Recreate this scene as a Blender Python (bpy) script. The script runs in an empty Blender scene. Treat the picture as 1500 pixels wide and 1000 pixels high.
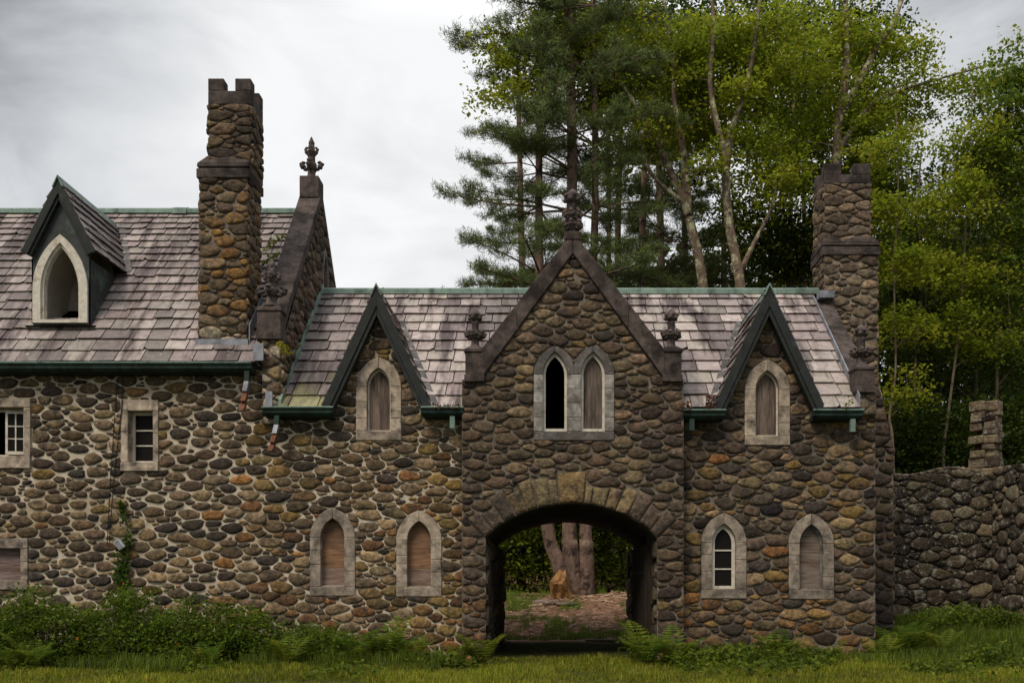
import bpy, math, random
import numpy as np
from mathutils import Vector, geometry, noise as mnoise

# ------------------------------------------------------------------ camera, sky, sun, exposure
scene = bpy.context.scene
COL = scene.collection
F = 1400.0            # focal length in pixels of the 1500 px wide photograph
CX, HY, EYE = 805.0, 860.0, 1.6
cam = bpy.data.cameras.new('camera')
cam.sensor_width = 36.0
cam.lens = F / 1500.0 * 36.0
cam.shift_x = (750.0 - CX) / 1500.0
cam.shift_y = (HY - 500.0) / 1500.0
cam.clip_start, cam.clip_end = 0.1, 1500.0
camo = bpy.data.objects.new('camera', cam)
camo.location = (0, 0, EYE)
camo.rotation_euler = (math.radians(90), 0, 0)
COL.objects.link(camo)
scene.camera = camo

SUN_EL, SUN_AZ = math.radians(52), math.radians(-150)   # azimuth from +Y, clockwise
world = bpy.data.worlds.new('World')
scene.world = world
world.use_nodes = True
wt = world.node_tree
wt.nodes.clear()
def wn(t, **k):
    n = wt.nodes.new(t)
    for a, b in k.items(): setattr(n, a, b)
    return n
sky = wn('ShaderNodeTexSky', sky_type='NISHITA', sun_disc=False, sun_elevation=SUN_EL, sun_rotation=SUN_AZ)
skyk = wn('ShaderNodeVectorMath', operation='SCALE'); skyk.inputs['Scale'].default_value = 0.10
wt.links.new(sky.outputs[0], skyk.inputs[0])
tc = wn('ShaderNodeTexCoord')
mp = wn('ShaderNodeMapping'); mp.inputs['Scale'].default_value = (1.0, 1.0, 2.2); mp.inputs['Location'].default_value = (0.35, 0.1, 0.2)
wt.links.new(tc.outputs['Generated'], mp.inputs['Vector'])
nz = wn('ShaderNodeTexNoise'); nz.inputs['Scale'].default_value = 3.3; nz.inputs['Detail'].default_value = 6; nz.inputs['Roughness'].default_value = 0.55; nz.inputs['Distortion'].default_value = 0.5
wt.links.new(mp.outputs[0], nz.inputs['Vector'])
dt = wn('ShaderNodeVectorMath', operation='DOT_PRODUCT')      # the bright part of the overcast
d0 = Vector((-0.02, 1.0, 0.32)).normalized(); dt.inputs[1].default_value = d0
nrm = wn('ShaderNodeVectorMath', operation='NORMALIZE')
wt.links.new(tc.outputs['Generated'], nrm.inputs[0]); wt.links.new(nrm.outputs[0], dt.inputs[0])
m1 = wn('ShaderNodeMapRange'); m1.inputs['From Min'].default_value = 0.86; m1.inputs['From Max'].default_value = 0.99
m1.inputs['To Min'].default_value = -0.22; m1.inputs['To Max'].default_value = 0.24
wt.links.new(dt.outputs['Value'], m1.inputs['Value'])
ad = wn('ShaderNodeMath', operation='ADD')
wt.links.new(nz.outputs['Fac'], ad.inputs[0]); wt.links.new(m1.outputs[0], ad.inputs[1])
cr = wn('ShaderNodeValToRGB')
cr.color_ramp.elements[0].position = 0.25; cr.color_ramp.elements[0].color = (0.215, 0.222, 0.232, 1)
cr.color_ramp.elements[1].position = 0.74; cr.color_ramp.elements[1].color = (0.60, 0.60, 0.60, 1)
e = cr.color_ramp.elements.new(0.48); e.color = (0.42, 0.43, 0.44, 1)
wt.links.new(ad.outputs[0], cr.inputs[0])
mx = wn('ShaderNodeMixRGB'); mx.inputs['Fac'].default_value = 0.95
wt.links.new(skyk.outputs[0], mx.inputs[1]); wt.links.new(cr.outputs[0], mx.inputs[2])
sz = wn('ShaderNodeSeparateXYZ'); wt.links.new(nrm.outputs[0], sz.inputs[0])       # an overcast sky is brightest overhead
zr = wn('ShaderNodeMapRange'); zr.inputs['From Min'].default_value = 0.50; zr.inputs['From Max'].default_value = 0.95
zr.inputs['To Min'].default_value = 1.0; zr.inputs['To Max'].default_value = 3.2
wt.links.new(sz.outputs['Z'], zr.inputs['Value'])
zs_ = wn('ShaderNodeVectorMath', operation='SCALE'); wt.links.new(mx.outputs[0], zs_.inputs[0]); wt.links.new(zr.outputs[0], zs_.inputs['Scale'])
bg = wn('ShaderNodeBackground'); bg.inputs['Strength'].default_value = 1.0
wo = wn('ShaderNodeOutputWorld')
wt.links.new(zs_.outputs[0], bg.inputs['Color']); wt.links.new(bg.outputs[0], wo.inputs['Surface'])

sl = bpy.data.lights.new('sun', 'SUN'); sl.energy = 1.4; sl.angle = math.radians(22); sl.color = (1.0, 0.89, 0.74)
so = bpy.data.objects.new('sun', sl); COL.objects.link(so)
sd = Vector((math.sin(SUN_AZ) * math.cos(SUN_EL), math.cos(SUN_AZ) * math.cos(SUN_EL), math.sin(SUN_EL)))
so.rotation_euler = sd.to_track_quat('Z', 'Y').to_euler()
so.location = (0, 0, 40)
vs = scene.view_settings
vs.view_transform = 'Standard'; vs.look = 'None'; vs.exposure = 0.7; vs.gamma = 1.0; vs.use_curve_mapping = False
scene.cycles.use_denoising = True
scene.cycles.max_bounces = 6
scene.cycles.diffuse_bounces = 3
scene.cycles.transparent_max_bounces = 4

# ------------------------------------------------------------------ helpers
R = random.Random(7)
NR = np.random.default_rng(7)
def px(x, D): return (x - CX) * D / F            # photograph column -> metres at distance D
def pz(y, D): return EYE + (HY - y) * D / F      # photograph row -> metres at distance D
D0 = 21.54            # main facade
DG = 21.14            # gate block, a little proud
DR = 25.3             # ridge lines
DB = 29.1             # rear wall
ORIG = {}

def tag(o, label, cat, group=None, kind=None):
    if label: o['label'] = label
    if cat: o['category'] = cat
    if group: o['group'] = group
    if kind: o['kind'] = kind
    return o
def empty(name, loc, label, cat, group=None):
    o = bpy.data.objects.new(name, None); COL.objects.link(o)
    o.location = loc; o.empty_display_size = 0.3
    ORIG[o.name] = Vector(loc)
    return tag(o, label, cat, group)

def finish(name, me, mats, parent, origin, smooth, bevel):
    for m in (mats if isinstance(mats, (list, tuple)) else [mats]): me.materials.append(m)
    o = bpy.data.objects.new(name, me); COL.objects.link(o)
    w = Vector(origin)
    ORIG[o.name] = w
    if parent is not None:
        o.parent = parent
        o.location = w - ORIG[parent.name]
    else:
        o.location = w
    if smooth: me.polygons.foreach_set('use_smooth', np.ones(len(me.polygons), dtype=bool))
    if bevel:
        md = o.modifiers.new('bevel', 'BEVEL'); md.width = bevel; md.segments = 2; md.limit_method = 'ANGLE'; md.angle_limit = math.radians(35)
    return o

class MB:
    """collects shapes in world metres and links them as one mesh object"""
    def __init__(s): s.v = []; s.f = []; s.c = []; s.m = []; s.col = (0.2, 0.2, 0.2); s.mi = 0
    def verts(s, vs, col=None):
        b = len(s.v); s.v.extend([tuple(p) for p in vs]); s.c.extend([col or s.col] * len(vs)); return b
    def face(s, idx): s.f.append(tuple(idx)); s.m.append(s.mi)
    def poly(s, pts, col=None):
        b = s.verts(pts, col); s.face(range(b, b + len(pts)))
    def box(s, x0, x1, y0, y1, z0, z1, col=None):
        b = s.verts([(x0,y0,z0),(x1,y0,z0),(x1,y1,z0),(x0,y1,z0),(x0,y0,z1),(x1,y0,z1),(x1,y1,z1),(x0,y1,z1)], col)
        for q in ((0,3,2,1),(4,5,6,7),(0,1,5,4),(1,2,6,5),(2,3,7,6),(3,0,4,7)): s.face([b+i for i in q])
    def frus(s, r0, r1, z0, z1, col=None):   # r = (x0,x1,y0,y1)
        b = s.verts([(r0[0],r0[2],z0),(r0[1],r0[2],z0),(r0[1],r0[3],z0),(r0[0],r0[3],z0),(r1[0],r1[2],z1),(r1[1],r1[2],z1),(r1[1],r1[3],z1),(r1[0],r1[3],z1)], col)
        for q in ((0,3,2,1),(4,5,6,7),(0,1,5,4),(1,2,6,5),(2,3,7,6),(3,0,4,7)): s.face([b+i for i in q])
    def prism(s, pts, off, col=None):        # polygon (3d) swept along off
        n = len(pts); off = Vector(off)
        b = s.verts([Vector(p) for p in pts] + [Vector(p) + off for p in pts], col)
        s.face([b + i for i in range(n)]); s.face([b + n + i for i in reversed(range(n))])
        for i in range(n):
            j = (i + 1) % n; s.face([b + i, b + n + i, b + n + j, b + j])
    def tube(s, pts, rad, n=7, col=None, caps=True):
        pts = [Vector(p) for p in pts]
        if not isinstance(rad, (list, tuple)): rad = [rad] * len(pts)
        rings = []
        ref = Vector((0.31, 0.95, 0.11))
        for i, p in enumerate(pts):
            t = (pts[min(i+1, len(pts)-1)] - pts[max(i-1, 0)]).normalized()
            a = t.cross(ref)
            if a.length < 0.15: a = t.cross(Vector((1, 0, 0)))
            a.normalize(); b_ = t.cross(a)
            rings.append(s.verts([p + (a*math.cos(2*math.pi*k/n) + b_*math.sin(2*math.pi*k/n)) * rad[i] for k in range(n)], col))
        for i in range(len(pts)-1):
            for k in range(n):
                k2 = (k+1) % n
                s.face([rings[i]+k, rings[i]+k2, rings[i+1]+k2, rings[i+1]+k])
        if caps:
            s.face([rings[0]+k for k in reversed(range(n))]); s.face([rings[-1]+k for k in range(n)])
    def lathe(s, c, prof, n=8, col=None, wob=0.0):
        rings = []
        for (r, z) in prof:
            rings.append(s.verts([(c[0]+r*(1+wob*(R.random()-.5))*math.cos(2*math.pi*(k+.5)/n), c[1]+r*(1+wob*(R.random()-.5))*math.sin(2*math.pi*(k+.5)/n), c[2]+z) for k in range(n)], col))
        for i in range(len(prof)-1):
            for k in range(n):
                k2 = (k+1) % n
                s.face([rings[i]+k, rings[i]+k2, rings[i+1]+k2, rings[i+1]+k])
        s.face([rings[0]+k for k in reversed(range(n))]); s.face([rings[-1]+k for k in range(n)])
    def blob(s, c, r, col=None, wob=0.15, nu=8, nv=5):
        c = Vector(c); r = Vector(r) if not isinstance(r, (int, float)) else Vector((r, r, r))
        rings = []
        for j in range(1, nv):
            th = math.pi * j / nv
            rings.append(s.verts([(c.x + r.x*math.sin(th)*math.cos(2*math.pi*k/nu)*(1+wob*(R.random()-.5)*2), c.y + r.y*math.sin(th)*math.sin(2*math.pi*k/nu)*(1+wob*(R.random()-.5)*2), c.z + r.z*math.cos(th)*(1+wob*(R.random()-.5))) for k in range(nu)], col))
        t = s.verts([(c.x, c.y, c.z + r.z)], col); b = s.verts([(c.x, c.y, c.z - r.z)], col)
        for k in range(nu):
            k2 = (k+1) % nu
            s.face([t, rings[0]+k, rings[0]+k2]); s.face([b, rings[-1]+k2, rings[-1]+k])
            for j in range(len(rings)-1): s.face([rings[j]+k, rings[j+1]+k, rings[j+1]+k2, rings[j]+k2])
    def build(s, name, mats, parent=None, smooth=False, bevel=0, origin=None):
        me = bpy.data.meshes.new(name)
        if origin is None: origin = ORIG[parent.name] if parent is not None else (0, 0, 0)
        V = np.array(s.v, dtype=np.float64) - np.array(origin)
        me.from_pydata(V.tolist(), [], s.f)
        at = me.attributes.new('tint', 'FLOAT_COLOR', 'POINT')
        C4 = np.ones((len(s.v), 4), dtype=np.float32); C4[:, :3] = np.array(s.c)
        at.data.foreach_set('color', C4.ravel())
        if any(s.m): me.polygons.foreach_set('material_index', np.array(s.m, dtype=np.int32))
        me.update()
        return finish(name, me, mats, parent, origin, smooth, bevel)

def quads_obj(name, V, C, mats, parent=None, origin=None, kind=None):
    """V (N,4,3) corners, C (N,3) tints"""
    n = len(V)
    if origin is None: origin = ORIG[parent.name] if parent is not None else (0, 0, 0)
    me = bpy.data.meshes.new(name)
    me.vertices.add(n*4); me.loops.add(n*4); me.polygons.add(n)
    me.vertices.foreach_set('co', (V.reshape(-1, 3) - np.array(origin)).astype(np.float32).ravel())
    me.loops.foreach_set('vertex_index', np.arange(n*4, dtype=np.int32))
    me.polygons.foreach_set('loop_start', np.arange(0, n*4, 4, dtype=np.int32))
    at = me.attributes.new('tint', 'FLOAT_COLOR', 'POINT')
    C4 = np.ones((n, 4, 4), dtype=np.float32); C4[:, :, :3] = C[:, None, :]
    at.data.foreach_set('color', C4.ravel())
    me.update(calc_edges=True)
    o = finish(name, me, mats, parent, origin, False, 0)
    if kind: o['kind'] = kind
    return o

# ------------------------------------------------------------------ materials
def mat(name, base=None, var=0.5, nscale=6.0, dirt=None, dirt_scale=1.5, dirt_lo=0.5, dirt_hi=0.75, rough=0.85, spec=0.3,
        bump=0.4, bscale=25.0, bdist=0.02, stretch=(1, 1, 1), dirt_stretch=None, speck=None, speck_scale=60.0, speck_lo=0.62, trans=0.0, metal=0.0):
    m = bpy.data.materials.new(name); m.use_nodes = True
    t = m.node_tree; t.nodes.clear()
    def N(ty, **k):
        n = t.nodes.new(ty)
        for a, b in k.items(): setattr(n, a, b)
        return n
    L = t.links.new
    out = N('ShaderNodeOutputMaterial'); p = N('ShaderNodeBsdfPrincipled')
    co = N('ShaderNodeTexCoord')
    if base is None:
        a = N('ShaderNodeAttribute', attribute_name='tint'); c = a.outputs['Color']
    else:
        a = N('ShaderNodeRGB'); a.outputs[0].default_value = (*base, 1); c = a.outputs[0]
    mpn = N('ShaderNodeMapping'); mpn.inputs['Scale'].default_value = stretch
    L(co.outputs['Object'], mpn.inputs['Vector'])
    if var:
        n1 = N('ShaderNodeTexNoise'); n1.inputs['Scale'].default_value = nscale; n1.inputs['Detail'].default_value = 6; n1.inputs['Roughness'].default_value = 0.65
        L(mpn.outputs[0], n1.inputs['Vector'])
        r1 = N('ShaderNodeMapRange'); r1.inputs['From Min'].default_value = 0.28; r1.inputs['From Max'].default_value = 0.72
        r1.inputs['To Min'].default_value = 1 - var; r1.inputs['To Max'].default_value = 1 + var
        L(n1.outputs['Fac'], r1.inputs['Value'])
        mu = N('ShaderNodeVectorMath', operation='SCALE'); L(c, mu.inputs[0]); L(r1.outputs[0], mu.inputs['Scale']); c = mu.outputs[0]
    def overlay(c, col, sc, lo, hi, st):
        mm = N('ShaderNodeMapping'); mm.inputs['Scale'].default_value = st; mm.inputs['Location'].default_value = (sc, 3.1, 1.7)
        L(co.outputs['Object'], mm.inputs['Vector'])
        n2 = N('ShaderNodeTexNoise'); n2.inputs['Scale'].default_value = sc; n2.inputs['Detail'].default_value = 7; n2.inputs['Roughness'].default_value = 0.62
        L(mm.outputs[0], n2.inputs['Vector'])
        r2 = N('ShaderNodeMapRange'); r2.inputs['From Min'].default_value = lo; r2.inputs['From Max'].default_value = hi
        L(n2.outputs['Fac'], r2.inputs['Value'])
        mi = N('ShaderNodeMixRGB'); L(r2.outputs[0], mi.inputs['Fac']); L(c, mi.inputs[1]); mi.inputs[2].default_value = (*col, 1)
        return mi.outputs[0]
    if dirt: c = overlay(c, dirt, dirt_scale, dirt_lo, dirt_hi, dirt_stretch or (1, 1, 1))
    if speck: c = overlay(c, speck, speck_scale, speck_lo, speck_lo + 0.06, (1, 1, 1))
    L(c, p.inputs['Base Color'])
    p.inputs['Roughness'].default_value = rough; p.inputs['Specular IOR Level'].default_value = spec; p.inputs['Metallic'].default_value = metal
    if bump:
        n3 = N('ShaderNodeTexNoise'); n3.inputs['Scale'].default_value = bscale; n3.inputs['Detail'].default_value = 5; n3.inputs['Roughness'].default_value = 0.6
        L(mpn.outputs[0], n3.inputs['Vector'])
        b = N('ShaderNodeBump'); b.inputs['Strength'].default_value = bump; b.inputs['Distance'].default_value = bdist
        L(n3.outputs['Fac'], b.inputs['Height']); L(b.outputs[0], p.inputs['Normal'])
    if trans:
        tr = N('ShaderNodeBsdfTranslucent'); L(c, tr.inputs['Color'])
        ms = N('ShaderNodeMixShader'); ms.inputs['Fac'].default_value = trans
        L(p.outputs[0], ms.inputs[1]); L(tr.outputs[0], ms.inputs[2]); L(ms.outputs[0], out.inputs['Surface'])
    else: L(p.outputs[0], out.inputs['Surface'])
    return m

M = {}
M['stone'] = mat('fieldstone', None, 0.72, 9.0, (0.036, 0.031, 0.026), 4.0, 0.50, 0.70, 0.88, 0.25, 1.0, 14, 0.045, speck=(0.30, 0.29, 0.25), speck_scale=26, speck_lo=0.66)
M['mortar_pale'] = mat('pale_mortar', (0.56, 0.485, 0.375), 0.3, 8, (0.30, 0.23, 0.145), 0.8, 0.47, 0.75, 0.95, 0.1, 0.6, 35, 0.02)
M['mortar_dark'] = mat('grey_mortar', (0.19, 0.160, 0.125), 0.35, 8, (0.06, 0.05, 0.045), 0.9, 0.45, 0.7, 0.95, 0.1, 0.6, 35, 0.02)
M['mortar_dry'] = mat('dark_joint', (0.05, 0.045, 0.04), 0.4, 8, None, rough=0.95, spec=0.1, bump=0.6, bscale=30)
M['lichen_stone'] = mat('lichen_stone', None, 0.6, 8.0, (0.24, 0.22, 0.17), 3.2, 0.54, 0.66, 0.92, 0.2, 1.0, 16, 0.05, speck=(0.30, 0.29, 0.23), speck_scale=11, speck_lo=0.59)
M['slate'] = mat('slate', None, 0.32, 6.0, (0.075, 0.052, 0.048), 1.0, 0.47, 0.62, 0.6, 0.35, 0.55, 14, 0.02, dirt_stretch=(2.6, 0.45, 0.45), speck=(0.38, 0.37, 0.33), speck_scale=9, speck_lo=0.64)
M['trim'] = mat('cast_stone', None, 0.5, 8.0, (0.085, 0.070, 0.058), 2.6, 0.47, 0.66, 0.9, 0.2, 0.6, 40, 0.014, speck=(0.42, 0.39, 0.33), speck_scale=16, speck_lo=0.63)
M['coping'] = mat('coping_stone', (0.088, 0.068, 0.060), 0.65, 6.0, (0.026, 0.020, 0.018), 1.6, 0.46, 0.62, 0.92, 0.2, 0.9, 38, 0.02, speck=(0.24, 0.21, 0.17), speck_scale=26, speck_lo=0.65)
M['finial'] = mat('weathered_finial', (0.115, 0.09, 0.082), 0.5, 9.0, (0.03, 0.026, 0.025), 5, 0.5, 0.7, 0.95, 0.15, 0.7, 30, 0.03)
M['copper'] = mat('green_copper', (0.17, 0.245, 0.20), 0.35, 4.0, (0.05, 0.075, 0.065), 2.0, 0.5, 0.7, 0.6, 0.3, 0.1, 10, 0.01, dirt_stretch=(2, 1, .5))
M['copper_dark'] = mat('dark_copper', (0.020, 0.042, 0.033), 0.6, 4.0, (0.012, 0.014, 0.012), 3.0, 0.45, 0.65, 0.6, 0.3, 0.2, 10, 0.01, dirt_stretch=(2, 1, .5))
M['copper_black'] = mat('tarnished_copper', (0.030, 0.036, 0.033), 0.5, 4.0, (0.10, 0.17, 0.14), 1.3, 0.54, 0.74, 0.6, 0.3, 0.2, 10, 0.01)
M['black_wood'] = mat('blackened_wood', (0.018, 0.021, 0.019), 0.5, 6.0, (0.045, 0.06, 0.052), 2.5, 0.6, 0.75, 0.7, 0.3, 0.3, 20, 0.01)
M['lead'] = mat('lead', (0.25, 0.26, 0.29), 0.35, 5, (0.09, 0.09, 0.10), 2, 0.5, 0.7, 0.5, 0.4, 0.2, 10, 0.01, metal=0.3)
M['old_lead'] = mat('old_lead', (0.13, 0.12, 0.115), 0.6, 6, (0.05, 0.045, 0.04), 3, 0.48, 0.66, 0.7, 0.3, 0.3, 12, 0.01)
M['white'] = mat('old_white_paint', (0.60, 0.55, 0.46), 0.25, 10, (0.30, 0.20, 0.12), 4, 0.56, 0.75, 0.7, 0.3, 0.2, 30, 0.006)
M['plaster'] = mat('plaster', (0.55, 0.50, 0.44), 0.15, 4, (0.35, 0.3, 0.25), 2, 0.55, 0.8, 0.9, 0.2, 0.1, 20, 0.006)
M['board'] = mat('weathered_board', None, 0.3, 5, (0.10, 0.07, 0.06), 2.0, 0.5, 0.75, 0.8, 0.2, 0.25, 12, 0.006, stretch=(1, 1, 1))
M['board_v'] = mat('vertical_grain_board', None, 0.6, 9, (0.05, 0.036, 0.03), 2.5, 0.48, 0.66, 0.8, 0.2, 0.3, 22, 0.006, stretch=(3, 3, 0.25), dirt_stretch=(3, 3, .4))
M['board_h'] = mat('plywood_grain_board', None, 0.55, 9, (0.10, 0.06, 0.04), 2.5, 0.50, 0.68, 0.8, 0.2, 0.25, 22, 0.006, stretch=(0.3, 3, 3), dirt_stretch=(.4, 3, 3))
M['glass'] = mat('dark_glass', (0.012, 0.010, 0.009), 0, rough=0.35, spec=0.08, bump=0)
M['rust'] = mat('rusty_metal', (0.15, 0.060, 0.030), 0.5, 10, (0.07, 0.04, 0.02), 4, 0.5, 0.7, 0.8, 0.3, 0.3, 30, 0.006)
M['iron'] = mat('black_iron', (0.014, 0.013, 0.012), 0.3, 10, rough=0.6, spec=0.4, bump=0.2)
M['dark_timber'] = mat('dark_timber', (0.030, 0.022, 0.016), 0.5, 6, rough=0.85, spec=0.2, bump=0.4, stretch=(3, 3, .3))
M['cable'] = mat('black_cable', (0.012, 0.012, 0.012), 0, rough=0.6, bump=0)
M['grey_plastic'] = mat('grey_metal_box', (0.45, 0.45, 0.44), 0.15, 8, rough=0.5, spec=0.4, bump=0)
M['leaf'] = mat('leaf', None, 0, rough=0.55, spec=0.2, bump=0, trans=0.55)
M['needle'] = mat('pine_needles', None, 0, rough=0.6, spec=0.2, bump=0, trans=0.15)
M['grass'] = mat('grass_blades', None, 0, rough=0.6, spec=0.2, bump=0, trans=0.3)
M['bark_pine'] = mat('pine_bark', (0.20, 0.135, 0.105), 0.5, 4, (0.04, 0.03, 0.026), 3, 0.5, 0.65, 0.95, 0.1, 1.0, 9, 0.05, stretch=(1.6, 1.6, .6))
M['bark_lichen'] = mat('lichen_bark', (0.17, 0.125, 0.09), 0.4, 6, (0.46, 0.45, 0.28), 2.6, 0.50, 0.60, 0.95, 0.1, 0.8, 12, 0.03, stretch=(1, 1, .6), speck=(0.045, 0.034, 0.028), speck_scale=7, speck_lo=0.56)
M['bark_thin'] = mat('sapling_bark', (0.17, 0.13, 0.09), 0.4, 6, (0.07, 0.055, 0.04), 3, 0.5, 0.65, 0.9, 0.1, 0.5, 14, 0.02, stretch=(1, 1, .6))
M['torn'] = mat('torn_wood', (0.36, 0.19, 0.075), 0.5, 7, (0.13, 0.07, 0.04), 4, 0.5, 0.7, 0.9, 0.15, 0.8, 14, 0.03, stretch=(3, 3, .7))
M['dry'] = mat('dry_sticks', None, 0.2, 8, rough=0.9, spec=0.1, bump=0)

def ground_material():
    m = bpy.data.materials.new('ground_soil'); m.use_nodes = True; t = m.node_tree; L = t.links.new
    p = t.nodes['Principled BSDF']; p.inputs['Roughness'].default_value = 0.95; p.inputs['Specular IOR Level'].default_value = 0.1
    co = t.nodes.new('ShaderNodeTexCoord')
    def noise(sc, det=6):
        n = t.nodes.new('ShaderNodeTexNoise'); n.inputs['Scale'].default_value = sc; n.inputs['Detail'].default_value = det; L(co.outputs['Object'], n.inputs['Vector']); return n.outputs['Fac']
    def ramp(f, *st):
        r = t.nodes.new('ShaderNodeValToRGB'); L(f, r.inputs[0])
        while len(r.color_ramp.elements) < len(st): r.color_ramp.elements.new(0.5)
        for e, (q, c) in zip(r.color_ramp.elements, st): e.position = q; e.color = (*c, 1)
        return r.outputs[0]
    lawn = ramp(noise(3.0), (0.3, (0.035, 0.03, 0.014)), (0.5, (0.05, 0.055, 0.016)), (0.7, (0.075, 0.075, 0.02)))
    duff = ramp(noise(5.0, 8), (0.3, (0.10, 0.055, 0.036)), (0.48, (0.22, 0.125, 0.082)), (0.62, (0.30, 0.18, 0.12)), (0.75, (0.15, 0.15, 0.05)))
    sx = t.nodes.new('ShaderNodeSeparateXYZ'); L(co.outputs['Object'], sx.inputs[0])
    mr = t.nodes.new('ShaderNodeMapRange'); mr.inputs['From Min'].default_value = 27.5; mr.inputs['From Max'].default_value = 29.5; L(sx.outputs['Y'], mr.inputs['Value'])
    mi = t.nodes.new('ShaderNodeMixRGB'); L(mr.outputs[0], mi.inputs['Fac']); L(lawn, mi.inputs[1]); L(duff, mi.inputs[2]); L(mi.outputs[0], p.inputs['Base Color'])
    b = t.nodes.new('ShaderNodeBump'); b.inputs['Strength'].default_value = 0.8; b.inputs['Distance'].default_value = 0.05; L(noise(14, 6), b.inputs['Height']); L(b.outputs[0], p.inputs['Normal'])
    return m
M['ground'] = ground_material()

# ------------------------------------------------------------------ ground
def sstep(a, b, x):
    t = np.clip((np.asarray(x, dtype=float) - a) / (b - a), 0, 1); return t*t*(3-2*t)
def ground_z(x, y):
    x = np.asarray(x, dtype=float); y = np.asarray(y, dtype=float)
    back = 1.35*sstep(29.3, 36.5, y) + 1.6*sstep(37, 62, y)
    right = 0.62*sstep(22.8, 30, y)*sstep(7.4, 9.8, x)
    z = np.maximum(back*(1 - 0*x), right)
    z = z + 0.03*np.sin(x*1.7 + y*0.6)*np.sin(y*1.3 - x*.4)*sstep(8, 12, y) - 0.02
    return z
def axis(lo, hi, d_lo, d_hi, step):
    a = list(np.arange(d_lo, d_hi, step))
    g = step; q = d_hi
    while q < hi: a.append(q); g *= 1.35; q += g
    a.append(hi)
    g = step; q = d_lo - step; pre = []
    while q > lo: pre.append(q); g *= 1.35; q -= g
    pre.append(lo)
    return np.array(sorted(set(pre + a)))
gx = axis(-400, 400, -18, 22, 0.35); gy = axis(-60, 600, 10, 60, 0.35)
GX, GY = np.meshgrid(gx, gy)
GZ = ground_z(GX, GY)
nx, ny = len(gx), len(gy)
gm = bpy.data.meshes.new('ground')
idx = np.arange(nx*ny).reshape(ny, nx)
fq = np.stack([idx[:-1, :-1], idx[:-1, 1:], idx[1:, 1:], idx[1:, :-1]], -1).reshape(-1, 4)
gm.from_pydata(np.stack([GX, GY, GZ], -1).reshape(-1, 3).tolist(), [], fq.tolist())
go = finish('ground', gm, M['ground'], None, (0, 0, 0), True, 0)
tag(go, 'gently rising grassy ground in front of and behind the stone gatehouse', 'ground', kind='structure')

# ------------------------------------------------------------------ stonework
def in_poly(P, poly):
    x, y = P[:, 0], P[:, 1]; ins = np.zeros(len(P), bool); n = len(poly)
    for i in range(n):
        x0, y0 = poly[i]; x1, y1 = poly[(i+1) % n]
        c = ((y0 > y) != (y1 > y)) & (x < (x1-x0)*(y-y0)/((y1-y0) if y1 != y0 else 1e-9) + x0)
        ins ^= c
    return ins
def ray_poly(c, dirs, poly, rmax):
    """distance from c along each dir to the polygon's edges"""
    A = np.array(poly); B = np.roll(A, -1, axis=0); E = B - A; W = A - c
    r = np.full(len(dirs), rmax)
    den = dirs[:, None, 0]*E[None, :, 1] - dirs[:, None, 1]*E[None, :, 0]
    den = np.where(abs(den) < 1e-9, 1e-9, den)
    t = (W[None, :, 0]*E[None, :, 1] - W[None, :, 1]*E[None, :, 0]) / den
    s = (W[None, :, 0]*dirs[:, None, 1] - W[None, :, 1]*dirs[:, None, 0]) / den
    ok = (t > 0) & (s >= -1e-6) & (s <= 1+1e-6)
    return np.minimum(r, np.where(ok, t, rmax).min(axis=1))

def add_dome(mb, c, dirs, r, relief, col, T, flat=0.0, rng=NR):
    """one stone: a rounded, slightly tilted and uneven dome over its outline; T maps (u, v, n) to the world"""
    n = len(r)
    tu, tv = rng.normal(0, 0.07, 2)
    lump = rng.normal(0, 0.12, (4, n)); lump = (lump + np.roll(lump, 1, 1) + np.roll(lump, -1, 1)) / 2
    prof = ((1.0, -0.35), (0.965, 0.25 + .2*flat), (0.86, 0.68 + .2*flat), (0.52, 0.95 + .03*flat))
    base = []
    for k, (q, h) in enumerate(prof):
        uv = c + dirs * (r*q)[:, None]
        hh = relief*(h + lump[k]*(0.5 if k else 0)) + (0 if k == 0 else 1)*((uv[:, 0]-c[0])*tu + (uv[:, 1]-c[1])*tv)
        base.append(mb.verts([T(uv[i, 0], uv[i, 1], hh[i]) for i in range(n)], col))
    ct = mb.verts([T(c[0], c[1], relief*(1 + rng.normal(0, .08)))], col)
    for k in range(3):
        for i in range(n):
            j = (i+1) % n; mb.face([base[k]+i, base[k]+j, base[k+1]+j, base[k+1]+i])
    for i in range(n): mb.face([base[3]+i, base[3]+(i+1) % n, ct])

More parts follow.
